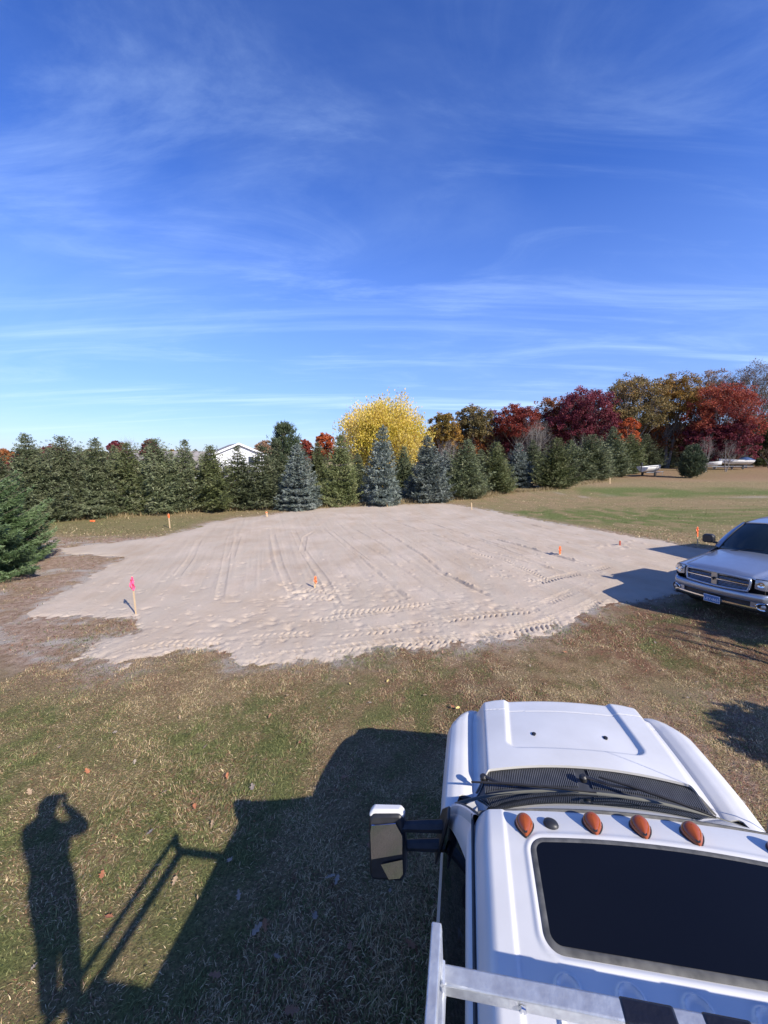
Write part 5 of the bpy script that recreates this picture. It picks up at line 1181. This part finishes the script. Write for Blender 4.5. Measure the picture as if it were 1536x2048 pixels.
# ================================================================== PHOTOGRAPHER (stands on the rack; the shadow on the grass at lower left is theirs)
def skin_body(name, joints, edges, m, parent=None, sub=2):
    """joints: name -> (pos, radius)"""
    names = list(joints); me = bpy.data.meshes.new(name); me.from_pydata([joints[n][0] for n in names], [(names.index(a), names.index(b)) for a, b in edges], []); me.materials.append(m)
    o = link(name, me, parent); sk = o.modifiers.new('skin', 'SKIN')
    for i, n in enumerate(names):
        r = joints[n][1]; me.skin_vertices[0].data[i].radius = r if hasattr(r, '__len__') else (r, r); me.skin_vertices[0].data[i].use_root = (i == 0)
    sk.use_smooth_shade = True; sb = o.modifiers.new('sub', 'SUBSURF'); sb.levels = sub; sb.render_levels = sub
    return o
def person():
    bz = float((TM @ Vector((-.60, -.32, RZ + .065))).z); base = TM @ Vector((-.72, -.05, RZ + .065))
    PX, PY = PERS; P0 = Vector((PX, PY, bz)); Ht = CAM_H + .13 - bz
    M_SK = mat('skin', (.45, .28, .2), .5); M_CL = mat('dark work clothes', (.05, .055, .07), .85); M_HAIR = mat('brown hair', (.06, .035, .02), .6)
    q = Ht / 1.78; S3 = lambda x, y, z: (x * q, y * q, z * q)
    J = {'pelvis': (S3(0, 0, 1.0), .13), 'waist': (S3(0, 0, 1.15), (.14, .115)), 'chest': (S3(0, 0, 1.30), (.185, .125)), 'neckb': (S3(0, .01, 1.46), (.10, .08)), 'neck': (S3(0, .03, 1.52), .058), 'head': (S3(0, .05, 1.62), (.082, .095)), 'top': (S3(0, .045, 1.72), (.072, .085))}
    E = [('pelvis', 'waist'), ('waist', 'chest'), ('chest', 'neckb'), ('neckb', 'neck'), ('neck', 'head'), ('head', 'top')]
    hand = {}
    for s, n in ((-1, 'l'), (1, 'r')):
        J[n + 'sh'] = (S3(s * .18, 0, 1.43), .068); J[n + 'el'] = (S3(s * (.30 if s > 0 else .27), .14, 1.30), .046); J[n + 'wr'] = (S3(s * .10 - .05, .20, 1.50), .030); J[n + 'pa'] = (S3(s * .085 - .05, .205, 1.555), (.036, .022))
        E += [('chest', n + 'sh'), (n + 'sh', n + 'el'), (n + 'el', n + 'wr'), (n + 'wr', n + 'pa')]
        J[n + 'hip'] = (S3(s * .11, 0, .80), .085); J[n + 'kn'] = (S3(s * .095, .02, .50), .062); J[n + 'an'] = (S3(s * .09, -.01, .09), .045); J[n + 'fo'] = (S3(s * .11, .15, .045), (.045, .04))
        E += [('pelvis', n + 'hip'), (n + 'hip', n + 'kn'), (n + 'kn', n + 'an'), (n + 'an', n + 'fo')]
        for k in range(4):      # fingers curl round the phone's edge
            f0 = Vector(S3(s * .085 - .05, .205, 1.555)); a = f0 + Vector((s * .005, .004, .028 - .018 * k)) * q; b = a + Vector((s * -.004, .028, .012)); c = b + Vector((-s * .028 + s * .004 * k, .008, .006))
            J[f'{n}f{k}a'] = (tuple(a), .0095); J[f'{n}f{k}b'] = (tuple(b), .0085); J[f'{n}f{k}c'] = (tuple(c), .0075); E += [(n + 'pa', f'{n}f{k}a'), (f'{n}f{k}a', f'{n}f{k}b'), (f'{n}f{k}b', f'{n}f{k}c')]
        t0 = Vector(S3(s * .085 - .05, .192, 1.545)); J[n + 't1'] = (tuple(t0 + Vector((-s * .018, -.018, .005))), .011); J[n + 't2'] = (tuple(t0 + Vector((-s * .04, -.012, .018))), .009); E += [(n + 'pa', n + 't1'), (n + 't1', n + 't2')]
    b = skin_body('person', J, E, M_SK, None, 2)
    def wear(nm, keep, m, f):
        jj = {k: (v[0], tuple(c * f + .006 for c in (v[1] if hasattr(v[1], '__len__') else (v[1], v[1])))) for k, v in J.items() if k in keep}
        skin_body(nm, jj, [e for e in E if e[0] in keep and e[1] in keep], m, b, 2)
    wear('jacket', ['chest', 'waist', 'pelvis', 'neckb', 'lsh', 'rsh', 'lel', 'rel', 'lwr', 'rwr'], M_CL, 1.2)
    wear('trousers', ['waist', 'pelvis', 'lhip', 'rhip', 'lkn', 'rkn', 'lan', 'ran'], mat('work trousers', (.09, .08, .06), .9), 1.12)
    wear('boot', ['lan', 'lfo'], M_BLACK, 1.2); wear('boot', ['ran', 'rfo'], M_BLACK, 1.2)
    b.location = P0; b.rotation_euler = (0, 0, PERS_RZ)
    tag(b, 'person in dark clothes holding up a phone, seen as the long shadow at lower left', 'person')
    # face, ears, hair
    hd = Vector(S3(0, .05, 1.64))
    m = MB(); m.lathe([(.01, -.015), (.012, 0), (.004, .02)], hd + Vector((0, .095, -.01)), (0, 1, -.3), 10); m.build('nose', M_SK, b)
    for s in (-1, 1):
        MB().lathe([(.001, 0), (.012, .004), (.001, .010)], hd + Vector((s * .032, .082, .015)), (0, 1, 0), 12).build('eye', M_PWH, b)
        MB().lathe([(.012, -.004), (.026, 0), (.018, .008)], hd + Vector((s * .082, 0, 0)), (s, 0, 0), 12).build('ear', M_SK, b)
    m = MB(); m.grid(lambda i, j: tuple(hd + Vector((0, -.008, .02)) + Vector((math.cos(6.283 * i) * math.cos(j * 1.57) * .094, math.sin(6.283 * i) * math.cos(j * 1.57) * .106, math.sin(j * 1.57) * .105))), 24, 8); m.build('hair', M_HAIR, b)
    ph = MB().box((.02, -.012, CAM_H - .03), (.155, .008, .078)).build('phone', M_BLACK, None, .004); tag(ph, 'phone held up in both hands, part of the shadow at lower left', 'phone'); 
PERS = (.02, -.22); PERS_RZ = R(0)
person()

# trees just out of frame on the right: their shade lies on the grass by the trucks
decid(8.3, 1.55, 3.3, 1.1, 91, LM['green'], 'leafy small tree by the white pickup casting the shade at the right edge', name='apple_tree', low=.25, leaves=9000, leaf=.12, lobes=18, group=None)
decid(11.7, 3.9, 4.6, 1.0, 92, LM['rust'], 'rusty leaved young oak casting shade beside the silver pickup', name='oak_tree', low=.35, leaves=6000, leaf=.12, lobes=14, group=None)
decid(9.1, 4.7, 3.7, 1.0, 93, None, 'bare sapling casting thin twig shadows between the two pickups', name='bare_tree', low=.4, leaves=0, lobes=7, twig=1, stems=2, group=None)

# unseen trailer past the right edge, made up to cast a shadow corner here
def shadow_trailer():
    d = Vector((RM.col[1].x, RM.col[1].y, 0)).normalized(); a = math.atan2(-d.x, d.y)
    o = empty('shadow_trailer', (15.0, 12.1, float(gz(15.0, 12.1))), a); tag(o, 'made-up white trailer out of view, added to cast its shadow corner on the sand', 'trailer')
    MB().prism([(-1.05, .5), (1.05, .5), (1.05, 2.75), (.95, 2.85), (-.95, 2.85), (-1.05, 2.75)], (0, -2.0, 0), (1, 0, 0), (0, 0, 1), (0, 3.2, 0)).build('box_body', M_WHITE, o, .02)
    MB().tube([(-.5, 1.2, .5), (0, 2.1, .5), (.5, 1.2, .5)], .04, 6).build('drawbar', M_STEEL, o)
    for s in (-1, 1):
        w_ = MB().lathe([(.16, -.09), (.32, -.09), (.34, -.05), (.34, .05), (.32, .09), (.16, .09)], (s * 1.1, -.5, .34), (1, 0, 0), 24).build('tyre', M_TYRE, o); MB().lathe([(.16, -.08), (.17, .08)], (s * 1.1, -.5, .34), (1, 0, 0), 16).build('rim', M_RIM, w_)
shadow_trailer()
SKY_S, SUN_S, EXPO, SKY_HUE, SKY_SAT, CLOUD_C, SKY_TINT = .10, 5.0, .52, .505, 1.2, (5.2, 7.1, 10.2, 1), (.86, .96, 1.46, 1)
# ================================================================== SKY, SUN, CAMERA
w = bpy.data.worlds.new('World'); S.world = w; w.use_nodes = True; nt = w.node_tree; N = nt.nodes; Lk = nt.links
bg = N['Background']; bg.inputs['Strength'].default_value = SKY_S
sky = N.new('ShaderNodeTexSky'); sky.sky_type = 'NISHITA'; sky.sun_disc = False
sky.sun_elevation = SUN_EL; sky.sun_rotation = math.pi - SUN_AZ; sky.air_density = 1.0; sky.dust_density = .3; sky.ozone_density = 3.0; sky.altitude = 300
tc = N.new('ShaderNodeTexCoord'); sp = N.new('ShaderNodeSeparateXYZ'); Lk.new(tc.outputs['Generated'], sp.inputs[0])
def mth(op, a, b=None, c=None):
    n = N.new('ShaderNodeMath'); n.operation = op
    for i, v in enumerate((a, b, c)):
        if v is None: continue
        if isinstance(v, (int, float)): n.inputs[i].default_value = v
        else: Lk.new(v, n.inputs[i])
    return n.outputs[0]
den = mth('MAXIMUM', mth('ADD', sp.outputs[2], .10), .02)
cx = mth('DIVIDE', sp.outputs[0], den); cy = mth('DIVIDE', sp.outputs[1], den)
cb = N.new('ShaderNodeCombineXYZ'); Lk.new(cx, cb.inputs[0]); Lk.new(cy, cb.inputs[1])
def cloud(rot, scl, off, sc, det, rgh, dist, lo, hi):
    mp = N.new('ShaderNodeMapping'); mp.inputs['Rotation'].default_value = (0, 0, R(rot)); mp.inputs['Scale'].default_value = scl; mp.inputs['Location'].default_value = off
    Lk.new(cb.outputs[0], mp.inputs[0]); n = N.new('ShaderNodeTexNoise'); n.inputs['Scale'].default_value = sc; n.inputs['Detail'].default_value = det
    n.inputs['Roughness'].default_value = rgh; n.inputs['Distortion'].default_value = dist; Lk.new(mp.outputs[0], n.inputs['Vector'])
    r = N.new('ShaderNodeMapRange'); r.interpolation_type = 'SMOOTHSTEP'; Lk.new(n.outputs['Fac'], r.inputs[0]); r.inputs[1].default_value = lo; r.inputs[2].default_value = hi
    return r.outputs[0]
c1 = cloud(-14, (.6, 1.7, 1), (3.1, 1.7, 0), 1.15, 10, .64, .8, .46, .78)      # long cirrus streaks
c2 = cloud(20, (.8, 1.3, 1), (7.4, 2.2, 0), .55, 8, .58, .9, .44, .85)        # softer veils
c3 = cloud(-14, (.28, 2.6, 1), (1.2, 5.0, 0), .8, 7, .55, .3, .5, .75)        # thin bands low down
lowm = N.new('ShaderNodeMapRange'); Lk.new(sp.outputs[2], lowm.inputs[0]); lowm.inputs[1].default_value = .5; lowm.inputs[2].default_value = .12
hzf = N.new('ShaderNodeMapRange'); Lk.new(sp.outputs[2], hzf.inputs[0]); hzf.inputs[1].default_value = .0; hzf.inputs[2].default_value = .07
f = mth('MINIMUM', mth('MULTIPLY', hzf.outputs[0], mth('ADD', mth('ADD', mth('MULTIPLY', c1, .23), mth('MULTIPLY', c2, .14)), mth('MULTIPLY', mth('MULTIPLY', c3, lowm.outputs[0]), .58))), .75)
veil = N.new('ShaderNodeMapRange'); Lk.new(sp.outputs[2], veil.inputs[0]); veil.inputs[1].default_value = .52; veil.inputs[2].default_value = .1; veil.inputs[3].default_value = 0; veil.inputs[4].default_value = .20; f = mth('ADD', f, veil.outputs[0])
hs = N.new('ShaderNodeHueSaturation'); hs.inputs['Hue'].default_value = SKY_HUE; hs.inputs['Saturation'].default_value = SKY_SAT; hs.inputs['Value'].default_value = 1.0; Lk.new(sky.outputs[0], hs.inputs['Color'])
mx = N.new('ShaderNodeMix'); mx.data_type = 'RGBA'; Lk.new(f, mx.inputs[0]); tn = N.new('ShaderNodeMix'); tn.data_type = 'RGBA'; tn.blend_type = 'MULTIPLY'; tn.inputs[0].default_value = 1; Lk.new(hs.outputs[0], tn.inputs[6]); tn.inputs[7].default_value = SKY_TINT; hz = N.new('ShaderNodeFloatCurve'); Lk.new(sp.outputs[2], hz.inputs['Value']); cv = hz.mapping.curves[0]; cv.points[0].location = (0, .34); cv.points[1].location = (1, .46); [cv.points.new(a, b) for a, b in ((.12, .42), (.28, .54), (.45, .56), (.7, .50))]; hz.mapping.update()
hzz = mth('MULTIPLY', hz.outputs[0], 2.0)
vm = N.new('ShaderNodeVectorMath'); vm.operation = 'SCALE'; Lk.new(tn.outputs[2], vm.inputs[0]); Lk.new(hzz, vm.inputs['Scale']); Lk.new(vm.outputs[0], mx.inputs[6]); mx.inputs[7].default_value = CLOUD_C
Lk.new(mx.outputs[2], bg.inputs['Color'])
ld = bpy.data.lights.new('sun', 'SUN'); ld.energy = SUN_S; ld.angle = R(.53); ld.color = (1, .93, .82)
lo = bpy.data.objects.new('sun', ld); COL.objects.link(lo); lo.location = (20, -20, 30)
d = Vector((-math.sin(SUN_AZ) * math.cos(SUN_EL), math.cos(SUN_AZ) * math.cos(SUN_EL), -math.sin(SUN_EL)))
lo.rotation_euler = d.to_track_quat('-Z', 'Y').to_euler()
cd = bpy.data.cameras.new('camera'); cam = bpy.data.objects.new('camera', cd); COL.objects.link(cam); S.camera = cam
cd.sensor_fit = 'VERTICAL'; cd.sensor_height = 24; cd.lens = 24 * F_PX / 2048; cd.clip_start = .03; cd.clip_end = 5000
cam.location = (0, 0, CAM_H); cam.rotation_euler = (math.pi / 2 - PITCH, 0, 0)
S.view_settings.view_transform = 'Standard'; S.view_settings.look = 'None'; S.view_settings.exposure = EXPO; S.view_settings.gamma = 1
